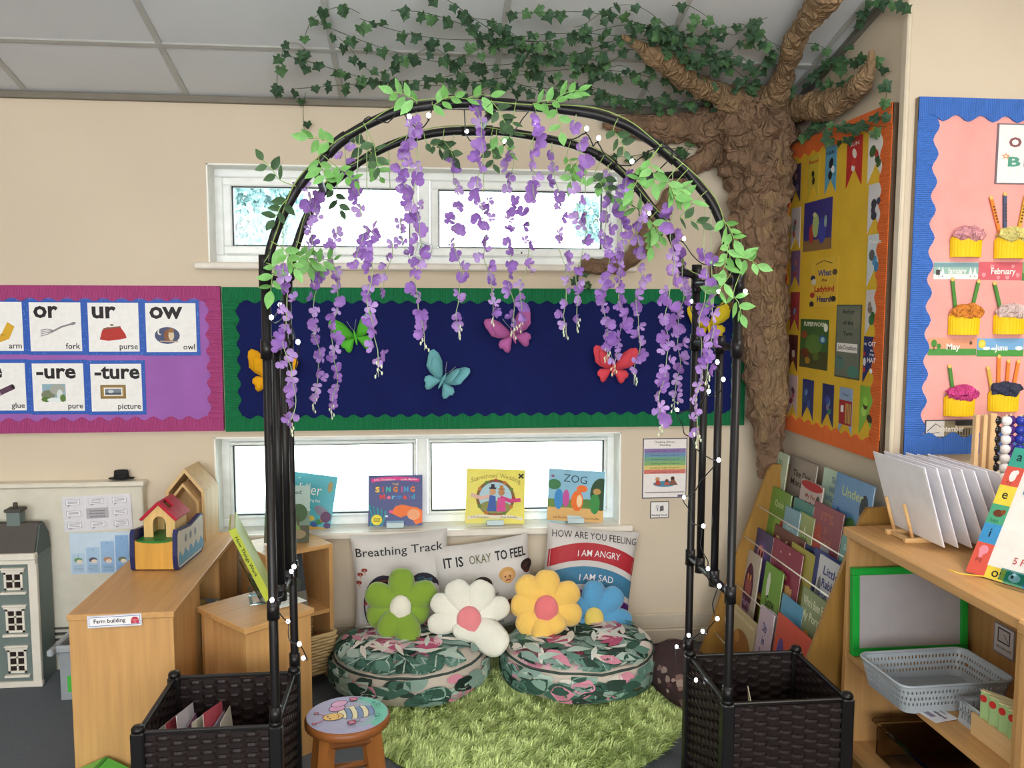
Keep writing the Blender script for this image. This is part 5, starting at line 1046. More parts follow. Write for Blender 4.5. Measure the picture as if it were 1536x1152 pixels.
rack_book(3, (1099.4, 887.5), (1118.9, 899.5), 'C2D0DA', dcov('', 'D8C08a', [(.5, .4, .3, .2, '9ab0c4')]), 'pale blue book at the far bottom corner of the rack', 0.02)
rack_book(4, (1100.9, 908.5), (1133.8, 932.4), 'C6B48A', dcov('animal babies', 'E0D8B0', [(.5, .35, .45, .36, 'A06A34'), (.55, .22, .08, .1, '3a2414'), (.3, .55, .12, .1, 'C08a4a')], .86, .075), 'tan animal book standing at the front bottom of the rack', 0.0)
rack_book(4, (1136.8, 905.5), (1156.3, 923.4), 'C9B4C4', dcov('Dip/in/Deep', '4A5A98', [(.5, .3, .25, .2, '8a9ac8'), (.4, .12, .1, .1, 'D8a84a')], .74, .1), 'lilac book at the front bottom of the rack', 0.0)
rack_book(4, (1148.8, 910.9), (1168.3, 932.4), 'BEB6B0', dcov('', '4A5A98', [(.5, .5, .3, .3, '9a8a84')]), 'grey book behind the lilac one at the bottom of the rack', 0.014)
rack_book(4, (1174.3, 932.4), (1227.2, 969.9), 'CE5440', dcov('Seed', '5a4a8a', [(.2, .62, .1, .16, '5a4a90'), (.5, .45, .2, .2, 'E07a5a')], .3, .12), 'orange-red book at the bottom near end of the rack', 0.0)
# ---- near cabinet
KX, KXB, KY0, KY1, KZ = 1.30, 1.70, 2.48, 1.705, .758
t = thing('shelf_cabinet', 'beech cabinet at the right carrying the white sheets and abacus', 'cabinet', (KX, KY1, 0)); kl = KY0-KY1; kw = KXB-KX
MB(W_Y).box(-.012, kw, -.012, kl+.004, KZ-.028, KZ, bv=.003).build('top', t)
MB(W_Z).box(0, kw, kl-.018, kl, 0, KZ-.028).build('end_panel', t); MB(W_Z).box(0, kw, -.010, .010, 0, KZ-.028).build('end_panel', t)
MB(W_Z).box(kw-.012, kw, .01, kl-.018, 0, KZ-.028).build('back_panel', t)
MB(W_Y).box(.004, kw-.012, .01, kl-.018, .352, .37).build('shelf', t); MB(W_Y).box(.004, kw-.012, .01, kl-.018, .06, .078).build('bottom_shelf', t)
MB(M('8a6238', .6)).box(.02, .035, .01, kl-.018, 0, .06).build('plinth', t)
t = thing('shelf_cabinet', 'second beech cabinet joined on at the right edge of the photo', 'cabinet', (KX-.01, .9, 0)); kl2 = KY1-.016-.9
MB(W_Y).box(-.012, kw, 0, kl2, KZ-.028, KZ, bv=.003).build('top', t)
for y in (0, kl2-.02): MB(W_Z).box(0, kw, y, y+.02, 0, KZ-.028).build('end_panel', t)
MB(W_Z).box(kw-.012, kw, .02, kl2-.02, 0, KZ-.028).build('back_panel', t); MB(W_Y).box(.004, kw-.012, .02, kl2-.02, .352, .37).build('shelf', t)
# green framed whiteboard
t = thing('green_whiteboard', 'grey whiteboard in a bright green frame standing in the cabinet', 'whiteboard', (1.485, 2.43, .372), (R(-4), 0, 0)); ww, hh = .372, .268
t.location.z = .3715
GM = M('1FA83C', .4); 
for q in ((-ww/2, ww/2, 0, .022), (-ww/2, ww/2, hh-.022, hh)): MB(GM).box(q[0], q[1], -.016, .006, q[2], q[3], bv=.002).build('frame_rail', t)
for q in ((-ww/2, -ww/2+.022), (ww/2-.022, ww/2)): MB(GM).box(q[0], q[1], -.016, .006, .022, hh-.022, bv=.002).build('frame_stile', t)
MB(M('B8B2B4', .35)).box(-ww/2+.02, ww/2-.02, -.008, 0, .02, hh-.02).build('writing_surface', t)
# perforated grey tray
t = thing('perforated_tray', 'shallow grey perforated plastic tray in the cabinet', 'tray', (1.395, 2.155, .3705), (0, 0, R(2)))
GR = M('A9B0B6', .4); tw, tl, thh = .325, .225, .078
def tray_ring(k, z, n=8):
    o = []
    for cx, cy, a0 in ((1, 1, 0), (-1, 1, 90), (-1, -1, 180), (1, -1, 270)):
        for i in range(n+1): a = R(a0+90*i/n); o.append(((tw/2-.03)*cx*k+.03*k*math.cos(a), (tl/2-.03)*cy*k+.03*k*math.sin(a), z))
    return o
r0, r1 = tray_ring(.88, .0), tray_ring(.88, .002); MB(GR).slab([(x, y) for x, y, _ in r0], 0, .003).build('base', t)
# wall: a lattice of bars leaving real holes
b = MB(GR); n = 96
def tw_pt(s, z, o=0):
    k = .88+.12*z/thh+o; ring = tray_ring(k, z); m = len(ring); f = s*m; i = int(f) % m; g = f-int(f); a = Vector(ring[i]); c = Vector(ring[(i+1) % m]); return a+(c-a)*g
per = [tw_pt(i/6000, thh*.5) for i in range(6001)]; cum = [0]
for a, c in zip(per, per[1:]): cum.append(cum[-1]+(c-a).length)
def arc(s):
    tgt = s*cum[-1]; lo = np.searchsorted(cum, tgt); return min(6000, max(0, lo))/6000
for z0, z1 in ((0, .022), (.030, .038), (.046, .056), (.064, thh)):
    pts = [arc(i/n) for i in range(n)]
    vs = []
    for s_ in pts: vs += [tw_pt(s_, z0), tw_pt(s_, z1), tw_pt(s_, z1, -.012), tw_pt(s_, z0, -.012)]
    b.add(vs, [[i*4+q, ((i+1) % n)*4+q, ((i+1) % n)*4+(q+1) % 4, i*4+(q+1) % 4] for i in range(n) for q in range(4)])
for r_i, (z0, z1) in enumerate(((.022, .030), (.038, .046), (.056, .064))):
    for i in range(n):
        s0, s1 = arc(((i+.5*(r_i % 2))/n) % 1), arc(((i+.5*(r_i % 2)+.58)/n) % 1)
        if s1 < s0: continue
        vs = [tw_pt(s0, z0), tw_pt(s1, z0), tw_pt(s1, z1), tw_pt(s0, z1)]; vi = [tw_pt(s0, z0, -.012), tw_pt(s1, z0, -.012), tw_pt(s1, z1, -.012), tw_pt(s0, z1, -.012)]
        b.add(vs+vi, [[0, 1, 2, 3], [7, 6, 5, 4], [0, 4, 5, 1], [1, 5, 6, 2], [2, 6, 7, 3], [3, 7, 4, 0]])
o = b.build('perforated_wall', t); o['kind'] = 'stuff'
MB(GR).tube([tw_pt(arc(i/n), thh) for i in range(n)], .004, n=6, closed=True).build('rim', t)
# small perforated basket with green cards
t = thing('small_basket', 'small grey perforated basket beside the tray', 'basket', (1.43, 1.955, .3705), (0, 0, 0)); b = MB(GR)
for z0, z1 in ((0, .014), (.03, .036), (.052, .06)):
    for q in ((-.06, .06, -.05, -.047), (-.06, .06, .047, .05), (-.06, -.057, -.047, .047), (.057, .06, -.047, .047)): b.box(*q, z0, z1)
for i in range(9):
    x = -.058+.0142*i; b.box(x, x+.006, -.05, -.047, .014, .052); b.box(x, x+.006, .047, .05, .014, .052)
for i in range(8): y = -.045+.0122*i; b.box(-.06, -.057, y, y+.005, .014, .052); b.box(.057, .06, y, y+.005, .014, .052)
b.box(-.058, .058, -.048, .048, 0, .003); o = b.build('perforated_body', t); MB(GR).tube([(-.06, -.05, .06), (.06, -.05, .06), (.06, .05, .06), (-.06, .05, .06)], .004, n=6, closed=True).build('rim', t)
t = thing('card_trough', 'small pale wooden trough on the cabinet shelf', 'box', (1.36, 1.84, .3705)); PW = M('DDB884', .5, 'woody')
for q in ((0, .008, -.1, .1, 0, .055), (.1, .108, -.1, .1, 0, .055), (.008, .1, -.1, .1, 0, .006), (.008, .1, -.1, -.092, .006, .055), (.008, .1, .092, .1, .006, .055)): MB(PW).box(*q).build('board', t)
for i in range(5):
    t = thing('number_card', 'green and cream counting card in the wooden trough, %s from the basket' % ORD[i+1], 'card', (1.372+.0*i, 1.918-.034*i, .3775), (R(0), 0, R(-62)), 'counting cards in the trough')
    MB(M('A9C88A', .5)).box(0, .085, -.012, 0, 0, .115, bv=.002).build('card', t); MB(M('E4D8A8', .6)).box(0.0, .085, -.012, 0, .1152, .118).build('top_edge', t)
    p = Print(.085, .115, -.0124); p.line([(.3, .25), (.36, .7)], .06, '5a6a44'); p.line([(.55, .2), (.62, .62)], .06, '5a6a44'); p.ell(.1, .86, .1, .08, 'C8302c'); o = p.build(t); o.location.x = .0425
    if i > 1: MB(M('C02A2C', .4)).tube([(.07, -.016+.014*math.cos(q*PI/6), .09+.014*math.sin(q*PI/6)) for q in range(12)], .004, n=6, closed=True).build('red_tie', t)
def d_shelf(p): p.text('Whiteboards', .5, .52, .16, '3a3440', w=.8, bold=.02); p.rect(.35, .15, .68, .38, '8a8496'); p.text('pens', .5, .78, .12, '3a3440', w=.34)
q = P(1405, 1076, Z=.371); card_thing('shelf_label', 'white label card lying on the cabinet shelf in front of the tray', 'label', (q.x-.03, q.y+.01, .3725), R(-80), .085, .07, 'E4E2E8', d_shelf, .001, rot=(R(-89), 0))
def d_wb(p): p.rect(.05, .05, .95, .95, 'E6E2E8'); p.rect(.2, .4, .8, .88, '4a444c'); p.rect(.25, .45, .75, .83, 'D8D2D8'); p.line([(.5, .7), (.72, .5)], .03, '4a444c'); p.text('whiteboard', .5, .2, .1, '3a3440', w=.7)
loc, ww, hh = frame_of((1493, 944), (1492, 976), (1518, 992), X=KXB-.0135)
card_thing('shelf_label', 'white picture label on the back panel inside the cabinet', 'label', loc, -PI/2, .09, .09, '9a96a4', d_wb, .001)
# clear plastic box handle low in the cabinet
t = thing('clear_box', 'clear plastic box on the bottom shelf of the cabinet', 'box', (1.50, 2.2, .078)); MB(M('D8D0C4', .1, 'glass')).box(-.14, .14, -.18, .18, 0, .1, bv=.01).build('box', t); MB(M('E0D8CC', .1, 'glass')).box(-.15, .15, -.19, .19, .1, .115, bv=.006).build('lid', t)
# white sheets in a wooden rack on top
t = thing('sheet_rack', 'pale wooden peg rack holding the white sheets', 'rack', (1.40, 2.30, KZ)); PW2 = M('DDB27A', .5, 'woodx')
for y in (.085, -.012): MB(PW2).box(-.03, .27, y-.008, y+.008, 0, .014, bv=.002).build('rail', t)
for x in (-.02, .25): MB(PW2).box(x, x+.012, -.012, .085, .002, .012).build('cross_rail', t)
for i in range(7):
    for y in (.085, -.012): MB(PW2).tube([(-.004+.036*i, y, .012), (-.034+.036*i-.002*i, y, .112)], .0052, n=8).build('peg', t)
for i in range(7):
    t = thing('white_sheet', 'white board sheet in the wooden rack, %s from the bookrack side' % ORD[i+1], 'sheet', (1.418+.036*i, 2.308-.006*i, KZ+.0165), (0, R(-17-1.2*i), 0), 'white sheets in the rack')
    MB(M('E3E2EA', .3)).box(0, .004, -.134, .134, 0, .232+.003*(i % 2), bv=.0008).build('board', t); 
    MB(M('EFEFF4', .25)).box(-.0006, 0, -.13, .13, .004, .228).build('gloss_face', t)
# big phonics book leaning at right
bl = Vector((1.376, 2.011, .76)); t = thing('phonics_book', 'large alphabet picture book with coloured letter squares at the right edge', 'book', bl, (R(-29), 0, math.atan2(-.935, .354)))
PWd, PHt = .30, .35
b = MB(M('ECE8E2', .35)); b.box(0, PWd, -.003, 0, 0, PHt); b.box(0, PWd, .02, .023, 0, PHt); b.box(0, .003, 0, .02, 0, PHt); b.build('cover', t); MB(M('E8E2D2', .8)).box(.003, PWd-.004, 0, .02, .004, PHt-.004).build('pages', t)
p = Print(PWd, PHt, -.0034); cw = .155; sq = [('a', '3FA08C'), (None, 'D85A4A'), ('e', 'EAD24A'), (None, '4FA47C'), ('i', '3F92C8'), (None, 'D85A4A')]
for i, (ch, c) in enumerate(sq):
    y1 = 1-i/6.6; y0 = 1-(i+1)/6.6; p.rect(0, y0, cw, y1, c)
    if ch: p.text(ch, cw/2, y0+.05, .07, '1c1c24', bold=.01)
    elif i == 1: p.ell(.08, y0+.08, .03, .045, 'EDE8E4'); p.ell(.1, y0+.11, .02, .02, 'EDE8E4'); p.text('f r', .07, y0+.01, .03, '8a3a34')
    elif i == 3: p.ell(.08, y0+.085, .045, .028, '6A3A24'); p.ell(.12, y0+.1, .02, .02, '8a4a2a'); p.text('hen', .07, y0+.012, .03, '2a6a4a')
    else: p.ell(.08, y0+.1, .04, .035, 'E890A0'); p.ell(.07, y0+.065, .02, .03, 'E890A0'); p.text('pig', .07, y0+.012, .03, '8a3a34')
yb = 1-6/6.6
for i, (c, ch) in enumerate((('D85A4A', ''), ('EAD24A', 'o'), ('4FA47C', 'cow'), ('3F92C8', 'u'), ('D85A4A', ''), ('EAD24A', 'a'))):
    x0 = cw*1.05*i; p.rect(x0, 0, min(1, x0+cw*1.05), yb, c)
    if len(ch) == 1: p.text(ch, x0+.08, .02, .07, '1c1c24')
    if ch == 'cow': p.ell(x0+.08, .05, .05, .03, 'EEE8E4'); p.ell(x0+.06, .055, .012, .012, '2a2a2a')
p.rect(cw, .93, 1, 1, 'EAD24A'); p.text('Phonics', .58, .66, .17, '3A86B8', w=.72, bold=.02); p.rect(.42, .24, .95, .56, '9CC8E0'); p.rect(.42, .24, .95, .36, '7AB04A'); p.rect(.46, .36, .6, .5, '8a5a3a'); p.poly([(.44, .5), (.62, .5), (.53, .58)], '6a4028'); p.line([(.44, .24), (.6, .3), (.58, .37)], .03, 'D8C090'); p.ell(.72, .4, .06, .06, 'E88aa0')
p.text('5 Funny Stories', .60, .145, .05, 'C04A4A', w=.5, bold=.004); o = p.build(t); o.location.x = PWd/2
MB(M('B9DCE4', .1, 'glass')).box(.1, .26, -.03, -.026, -.0, .03).build('clear_lip', t); MB(M('E0B84a', .5)).tube([(.05, -.002, .002), (.02, -.05, -.018), (.0, -.07, -.02)], .002, n=5).build('ribbon', t)
# abacus
t = thing('abacus', 'wooden abacus with columns of black, white, purple, blue and green beads', 'abacus', (1.60, 2.26, KZ)); AW = M('DDB888', .5, 'wood')
MB(AW).box(-.04, .30, -.06, .06, 0, .02, bv=.003).build('base', t)
q0 = P(1465, 622, Y=2.26); q1 = P(1477, 622, Y=2.26); q2 = P(1489, 620, Y=2.26)
for q, r_ in ((q0, .006), (q1, .006), (q2, .009)): MB(AW).box(q.x-1.6-r_, q.x-1.6+r_, -.01, .01, .02, q.z-KZ, bv=.003).build('upright', t)
cols = ['1c1a1c', 'E8E6E6', '4A2A72', '2A3AA0', '2A9048', 'D8402c', 'E8C030']
for i, c in enumerate(cols):
    xx = P(1494+10.8*i, 640, Y=2.26).x-1.6; ro = MB(M('D8C8A8', .4)).tube([(xx, -.012*(i % 2), .02), (xx, -.012*(i % 2), .372)], .0025, n=6).build('rod', t)
    me = MB(M(c, .15)).lathe([(.0, -.0125), (.008, -.0125), (.0135, -.006), (.0145, 0), (.0135, .006), (.008, .0125), (0, .0125)], 14).mesh('bead')
    for k in range(10): put('bead', me, ro, (xx, -.012*(i % 2), .115+.0265*k))
# ================================================================== garden arch and its planters
BLK = M('141213', .4); WEAVE = M('241b1b', .42); BLK2 = M('121011', .38)
PW_, PD_, PH_ = .348, .335, .435
def weave_panel(w, h):
    b = MB(WEAVE); cols = max(6, round(w/.034)); rows = int(h/.0132)
    b.box(-w/2, w/2, -.0012, .0012, 0, h)
    for r in range(rows):
        z = h*(r+.5)/rows; hh = h/rows*.46; n = cols*4; vs = []
        for i in range(n+1):
            x = -w/2+w*i/n; y = .0062*math.sin(PI*i/4+(PI if r % 2 else 0)); y = math.copysign(min(abs(y)*1.3, .0062), y)
            vs += [(x, y-.0022, z-hh), (x, y-.0022-.0012, z), (x, y-.0022, z+hh), (x, y+.0022, z+hh), (x, y+.0034, z), (x, y+.0022, z-hh)]
        b.add(vs, [[i*6+q, (i+1)*6+q, (i+1)*6+(q+1) % 6, i*6+(q+1) % 6] for i in range(n) for q in range(6)])
    return b.mesh('woven_panel')
WP1, WP2 = weave_panel(PW_-.04, .385), weave_panel(PD_-.04, .385)
def planter(x0, y0, label):
    t = thing('planter_box', label, 'planter', (x0+PW_/2, y0+PD_/2, 0), (0, 0, 0), 'planter boxes of the arch')
    for sx in (-1, 1):
        for sy in (-1, 1):
            b = MB(BLK); cx, cy = sx*(PW_/2-.014), sy*(PD_/2-.014); b.box(cx-.016, cx+.016, cy-.016, cy+.016, 0, .42, bv=.004)
            po = b.build('corner_post', t); MB(BLK2).lathe([(.0165, .42), (.0165, .427), (.012, .433), (0, .434)], 12, T=Matrix.Translation((cx, cy, 0))).build('post_cap', po)
    for sy in (-1, 1):
        o = put('woven_panel', WP1, t, (0, sy*(PD_/2-.014), .022)); o['kind'] = 'stuff'
        MB(BLK).box(-PW_/2+.02, PW_/2-.02, sy*(PD_/2-.014)-.006, sy*(PD_/2-.014)+.006, .41, .42, bv=.002).build('rim', t)
    for sx in (-1, 1):
        o = put('woven_panel', WP2, t, (sx*(PW_/2-.014), 0, .022), (0, 0, PI/2)); o['kind'] = 'stuff'
        MB(BLK).box(sx*(PW_/2-.014)-.006, sx*(PW_/2-.014)+.006, -PD_/2+.02, PD_/2-.02, .41, .42, bv=.002).build('rim', t)
    MB(BLK).box(-PW_/2+.02, PW_/2-.02, -PD_/2+.02, PD_/2-.02, .1, .108).build('base', t)
    return t
AXL, AXR, AYF, AYR = -.352, .776, 2.06, 2.385
planter(AXL+.014-PW_, AYF-.014, 'black woven planter box at the left foot of the arch')
planter(AXR-.014, AYF-.014, 'black woven planter box at the right foot of the arch')
# magazines in the left planter, cards in the right
rng = random.Random(12)
cl = ['E8E4E0', 'B84a5a', 'D8D4DC', '8a5a7a', 'E4E0D0', 'C85a6a', 'A8a4b8', 'E0D8C8']
for i in range(8):
    t = thing('magazine', 'thin magazine standing in the left planter, %s from the left' % ORD[i+1], 'magazine', (-.63+.022*i, 2.20+.004*(i % 3), .109), (R(-8), R(8+3*(i % 3)), R(82+4*(i % 4))), 'magazines in the left planter')
    MB(M(cl[i], .5)).box(-.08, .08, -.003, -.0024, 0, .248+.012*(i % 3)).build('cover', t); MB(M('EAE6DE', .8)).box(-.079, .079, -.0024, 0, .001, .246+.012*(i % 3)).build('pages', t)
for i in range(2):
    t = thing('magazine', 'cream card showing inside the right planter, %s from the front post' % ORD[i+1], 'magazine', (.86+.05*i, 2.2, .109), (R(-4), R(-6), R(75)), 'cards in the right planter'); MB(M('D8D0B8', .6)).box(-.08, .08, -.002, 0, 0, .255).build('sheet', t)
# arch
t = thing('garden_arch', 'tall black tubular garden arch standing in the two planters', 'arch', (.21, 2.22, 0)); O = Vector((.21, 2.22, 0))
def smooth_pts(pts, n=6):
    out = []; m = len(pts)
    for i in range(m-1):
        p0, p1, p2, p3 = pts[max(0, i-1)], pts[i], pts[i+1], pts[min(m-1, i+2)]
        for k in range(n):
            f = k/n; out.append(.5*((2*p1)+(p2-p0)*f+(2*p0-5*p1+4*p2-p3)*f*f+(3*p1-p0-3*p2+p3)*f*f*f))
    return out+[pts[-1]]
FPX_ = [(400, 402), (408, 366), (418, 337), (434, 303), (452, 275), (476, 248), (505, 216), (536, 195), (565, 180), (595, 168), (640, 159), (692, 155), (745, 156), (800, 160), (849, 165), (896, 173), (938, 188), (969, 206), (1000, 229), (1026, 253), (1048, 279), (1066, 302), (1081, 332), (1092, 367), (1098, 410)]
RPX_ = [(436, 420), (439, 387), (447, 361), (460, 326), (477, 299), (496, 275), (526, 252), (557, 232), (588, 217), (622, 206), (666, 198), (718, 196), (757, 198), (792, 203), (844, 213), (870, 221), (896, 232), (922, 249), (950, 275), (976, 309), (999, 340), (1015, 374), (1024, 413)]
PR = .0112
HF = smooth_pts([P(*q, Y=AYF) for q in FPX_]); HR = smooth_pts([P(*q, Y=AYR) for q in RPX_])
HF[0].x = AXL; HF[-1].x = AXR; HR[0].x = AXL; HR[-1].x = AXR
for H_ in (HF, HR):
    MB(BLK).tube([p-O for p in H_], PR, n=10).build('hoop', t)
    for e in (0, -1):
        p = H_[e]; MB(BLK).tube([p-O, Vector((p.x, p.y, .43))-O, Vector((p.x, p.y, .3))-O], PR, n=10).build('post', t)
        for z in (p.z,): MB(BLK2).tube([Vector((p.x, p.y, z-.03))-O, Vector((p.x, p.y, z+.03))-O], PR*1.3, n=10).build('coupling', t)
        MB(BLK2).tube([Vector((p.x, p.y, .425))-O, Vector((p.x, p.y, .465))-O], PR*1.35, n=10).build('foot_socket', t)
    for k in (len(H_)//4, len(H_)//2, 3*len(H_)//4):
        MB(BLK2).tube([p-O for p in H_[k-3:k+4]], PR*1.28, n=10).build('coupling', t)
for X_ in (AXL, AXR):
    for z in (1.492, 1.328, .705):
        MB(BLK).tube([Vector((X_, AYF, z))-O, Vector((X_, AYR, z))-O], PR*.9, n=10).build('rung', t)
        for y in (AYF, AYR): MB(BLK2).tube([Vector((X_, y, z-.022))-O, Vector((X_, y, z+.022))-O], PR*1.35, n=10).build('coupling', t)
    for y in (2.182, 2.30):
        MB(BLK).tube([Vector((X_, y, .705))-O, Vector((X_, y, 1.328))-O], PR*.95, n=10).build('side_bar', t)
        for z in (.705, 1.328): MB(BLK2).tube([Vector((X_, y, z-.018))-O, Vector((X_, y, z+.025))-O], PR*1.3, n=10).build('coupling', t)
for k in (len(HF)//5, len(HF)//2, 4*len(HF)//5):
    MB(BLK).tube([HF[k]-O, HR[round(k*len(HR)/len(HF))]-O], PR*.8, n=8).build('roof_rung', t)
# ---- fairy lights
LB = [(407, 476), (420, 457), (447, 513), (439, 575), (441, 850), (437, 857), (408, 900), (432, 932), (449, 966), (455, 987)]
AB = [(432, 412), (614, 175), (643, 173), (700, 197), (757, 212), (805, 188), (880, 193), (898, 207), (948, 242), (944, 291), (974, 320)]
RB = [(1026, 358), (1072, 395), (1078, 437), (1118, 437), (1037, 452), (1076, 543), (1085, 569), (1063, 587), (1016, 615), (1040, 652), (1078, 690), (1026, 746), (1055, 789), (1062, 853), (1079, 879), (1076, 928), (1054, 947), (1033, 953), (1015, 970), (1044, 1020)]
t = thing('fairy_lights', 'string of small white fairy lights wound round the arch', 'fairy lights', (.21, 2.22, 0)); WIRE = M('161718', .5); EM = M('F2F4FF', .3, 'emit', 14)
def lit(px, grp, i):
    x, y = px
    if grp == 'L': return P(x, y, Y=2.035 if i % 2 else 2.25)
    if grp == 'A': return P(x, y, Y=2.03 if i in (1, 2, 5, 6, 7, 8) else 2.35)
    q = P(x, y, X=AXR-.022); q.y = min(2.40, max(2.03, q.y)); return P(x, y, Y=q.y)
bulb = MB(EM); bulb.lathe([(0, -.0062), (.004, -.004), (.0052, 0), (.004, .004), (0, .0062)], 10); bme = bulb.mesh('bulb')
rng = random.Random(2); chain = []
for grp, lst in (('L', LB[::-1]), ('A', AB), ('R', RB)):
    for i, px in enumerate(lst): chain.append((lit(px, grp, i), grp))
for s0 in range(0, len(chain)-1, 6):
    seg = chain[s0:s0+7]; pts = []
    for (a, g), (b_, _) in zip(seg, seg[1:]):
        off = Vector((0, .012, -.008)); dd = b_-a
        if g == 'A' and dd.length > .25:      # follow the hoop between far bulbs
            k0 = min(range(len(HF)), key=lambda k: (HF[k]-a).length); k1 = min(range(len(HF)), key=lambda k: (HF[k]-b_).length)
            mid = [HF[k]+Vector((rng.uniform(-.012, .012), -.012, rng.uniform(-.02, .012))) for k in range(min(k0, k1)+2, max(k0, k1)-1, 4)]
            pts += [a+off]+(mid if k1 >= k0 else mid[::-1])
        else: pts += [a+off, a+off+dd*.33+Vector((rng.uniform(-.012, .012), 0, -.014)), a+off+dd*.66+Vector((rng.uniform(-.012, .012), 0, -.016))]
    pts.append(seg[-1][0]+Vector((0, .012, -.008)))
    MB(WIRE).tube([p-O for p in smooth_pts(pts, 3)], .0016, n=5).build('wire', t)
for p, g in chain:
    st = MB(WIRE); st.tube([p-O+Vector((0, .012, -.008)), p-O+Vector((0, .004, -.003))], .0024, n=6); so = st.build('bulb_holder', t); put('bulb', bme, so, p-O)
# ================================================================== wisteria, garland leaves, paper tree and ivy
PUR = ['B388D4', 'BE98DC', 'A67ACB', 'CAA8E4']
def flower_mesh(seed):
    rg = random.Random(seed); mb = MB(M(PUR[seed % 4], .7, 'petal')); s = .0198
    for k in range(4 if seed % 2 else 5):
        n_ = 4 if seed % 2 else 5; a = 2*PI*k/n_+rg.uniform(-.25, .25); L_ = s*rg.uniform(.8, 1.15); W_ = L_*rg.uniform(.75, 1.0); tilt = rg.uniform(-.1, .75)
        T_ = Matrix.Rotation(a, 4, 'Y')@Matrix.Rotation(tilt, 4, 'X')
        vs = [(0, 0, 0), (-W_*.36, -.001, L_*.38), (-W_*.5, -.004, L_*.72), (-W_*.25, -.006, L_), (W_*.25, -.006, L_*1.02), (W_*.5, -.004, L_*.72), (W_*.36, -.001, L_*.38), (0, .003, L_*.6)]
        mb.add(vs, [[0, 1, 7], [1, 2, 7], [2, 3, 7], [3, 4, 7], [4, 5, 7], [5, 6, 7], [6, 0, 7]], None, True, T_)
    return mb.mesh('flower')
FM = [flower_mesh(i) for i in range(8)]
STEM = M('A9BE8A', .6); BUD = M('DDE6C4', .6)
# (top x, top y, bottom x, bottom y, hoop F/R, density)
ST = [(424, 405, 440, 632, 'F', 1.2), (455, 278, 472, 330, 'F', 1.3), (470, 298, 476, 600, 'R', 1.0), (505, 345, 500, 610, 'R', 1.0), (520, 215, 525, 290, 'R', 1.3), (540, 270, 538, 400, 'F', .9), (552, 345, 562, 545, 'F', 1.25), (585, 365, 575, 440, 'R', 1.0),
      (607, 178, 612, 330, 'F', 1.9), (625, 250, 630, 505, 'F', 1.0), (603, 330, 612, 395, 'R', 1.0), (680, 232, 690, 490, 'R', .85), (718, 160, 724, 330, 'F', 1.0), (724, 300, 738, 470, 'R', 1.1), (765, 232, 768, 490, 'R', .95), (803, 180, 798, 300, 'F', 1.2), (800, 285, 780, 480, 'R', .9), (832, 235, 852, 490, 'R', .85),
      (868, 190, 870, 330, 'F', .9), (878, 320, 862, 480, 'R', .8), (912, 265, 908, 525, 'R', 1.5), (935, 265, 928, 545, 'R', 1.3), (962, 312, 955, 560, 'R', 1.0), (1012, 315, 992, 632, 'F', 1.25), (1025, 380, 1014, 600, 'R', 1.4), (1058, 378, 1046, 650, 'F', 1.0), (1066, 470, 1062, 560, 'F', .8)]
order = sorted(range(len(ST)), key=lambda i: ST[i][0])
for rank, i in enumerate(order):
    x0, y0, x1, y1, hp, den = ST[i]; Y_ = (AYF if hp == 'F' else AYR)-.02; rg = random.Random(100+i)
    a, b_ = P(x0, y0, Y=Y_), P(x1, y1, Y=Y_)
    t = thing('wisteria_strand', 'hanging strand of purple wisteria flowers on the arch, %s from the left' % ORD[rank+1], 'flowers', a, (0, 0, 0), 'wisteria strands on the arch')
    L_ = (b_-a).length; n = max(4, int(L_/.03)); amp = .008
    pts = [(b_-a)*(k/n)+Vector((amp*math.sin(k*.9+i)+.4*amp*math.sin(k*2.1), amp*math.cos(k*.7+i), 0)) for k in range(n+1)]
    # hook the stem over the nearest point of the hoop
    H_ = HF if hp == 'F' else HR; near = min(H_, key=lambda q: abs(q.x-a.x)); 
    top = []
    if near.z > a.z+.015 and near.z-a.z < .5: top = [Vector((near.x, near.y, near.z+.008))-a]
    MB(STEM).tube(smooth_pts(top+pts, 2), .0011, n=4).build('stem', t)
    m = max(5, int(L_/.0245*den))
    for k in range(m):
        f = (k+rg.uniform(-.3, .3))/(m-1) if m > 1 else 0; f = min(.985, max(0, f)); j = min(n-1, int(f*n)); p = pts[j]+(pts[j+1]-pts[j])*(f*n-j)
        r_ = .014*(1.25-.5*f); p = p+Vector((rg.uniform(-1, 1)*r_, rg.uniform(-1, 1)*r_, 0)); s = rg.uniform(.8, 1.15)*(1.0-.12*f)
        put('flower', FM[rg.randrange(8)], t, p, (rg.uniform(-.8, .5), rg.uniform(-2.5, 2.5), rg.uniform(-1.0, 1.0)), None, (s, s, s))
    if y1 > 440:
        bd = MB(BUD)
        for k in range(5):
            q = pts[-1]+Vector((rg.uniform(-.010, .010), rg.uniform(-.006, .006), -.008*k)); bd.ball(q, .0022, .0022, .0048, nu=6, nv=5); bd.tube([pts[-1]+Vector((0, 0, -.004*k)), q], .0006, n=3)
        bd.tube([pts[-1], pts[-1]+Vector((0, 0, -.032))], .0007, n=3); o = bd.build('buds', t); o['kind'] = 'stuff'
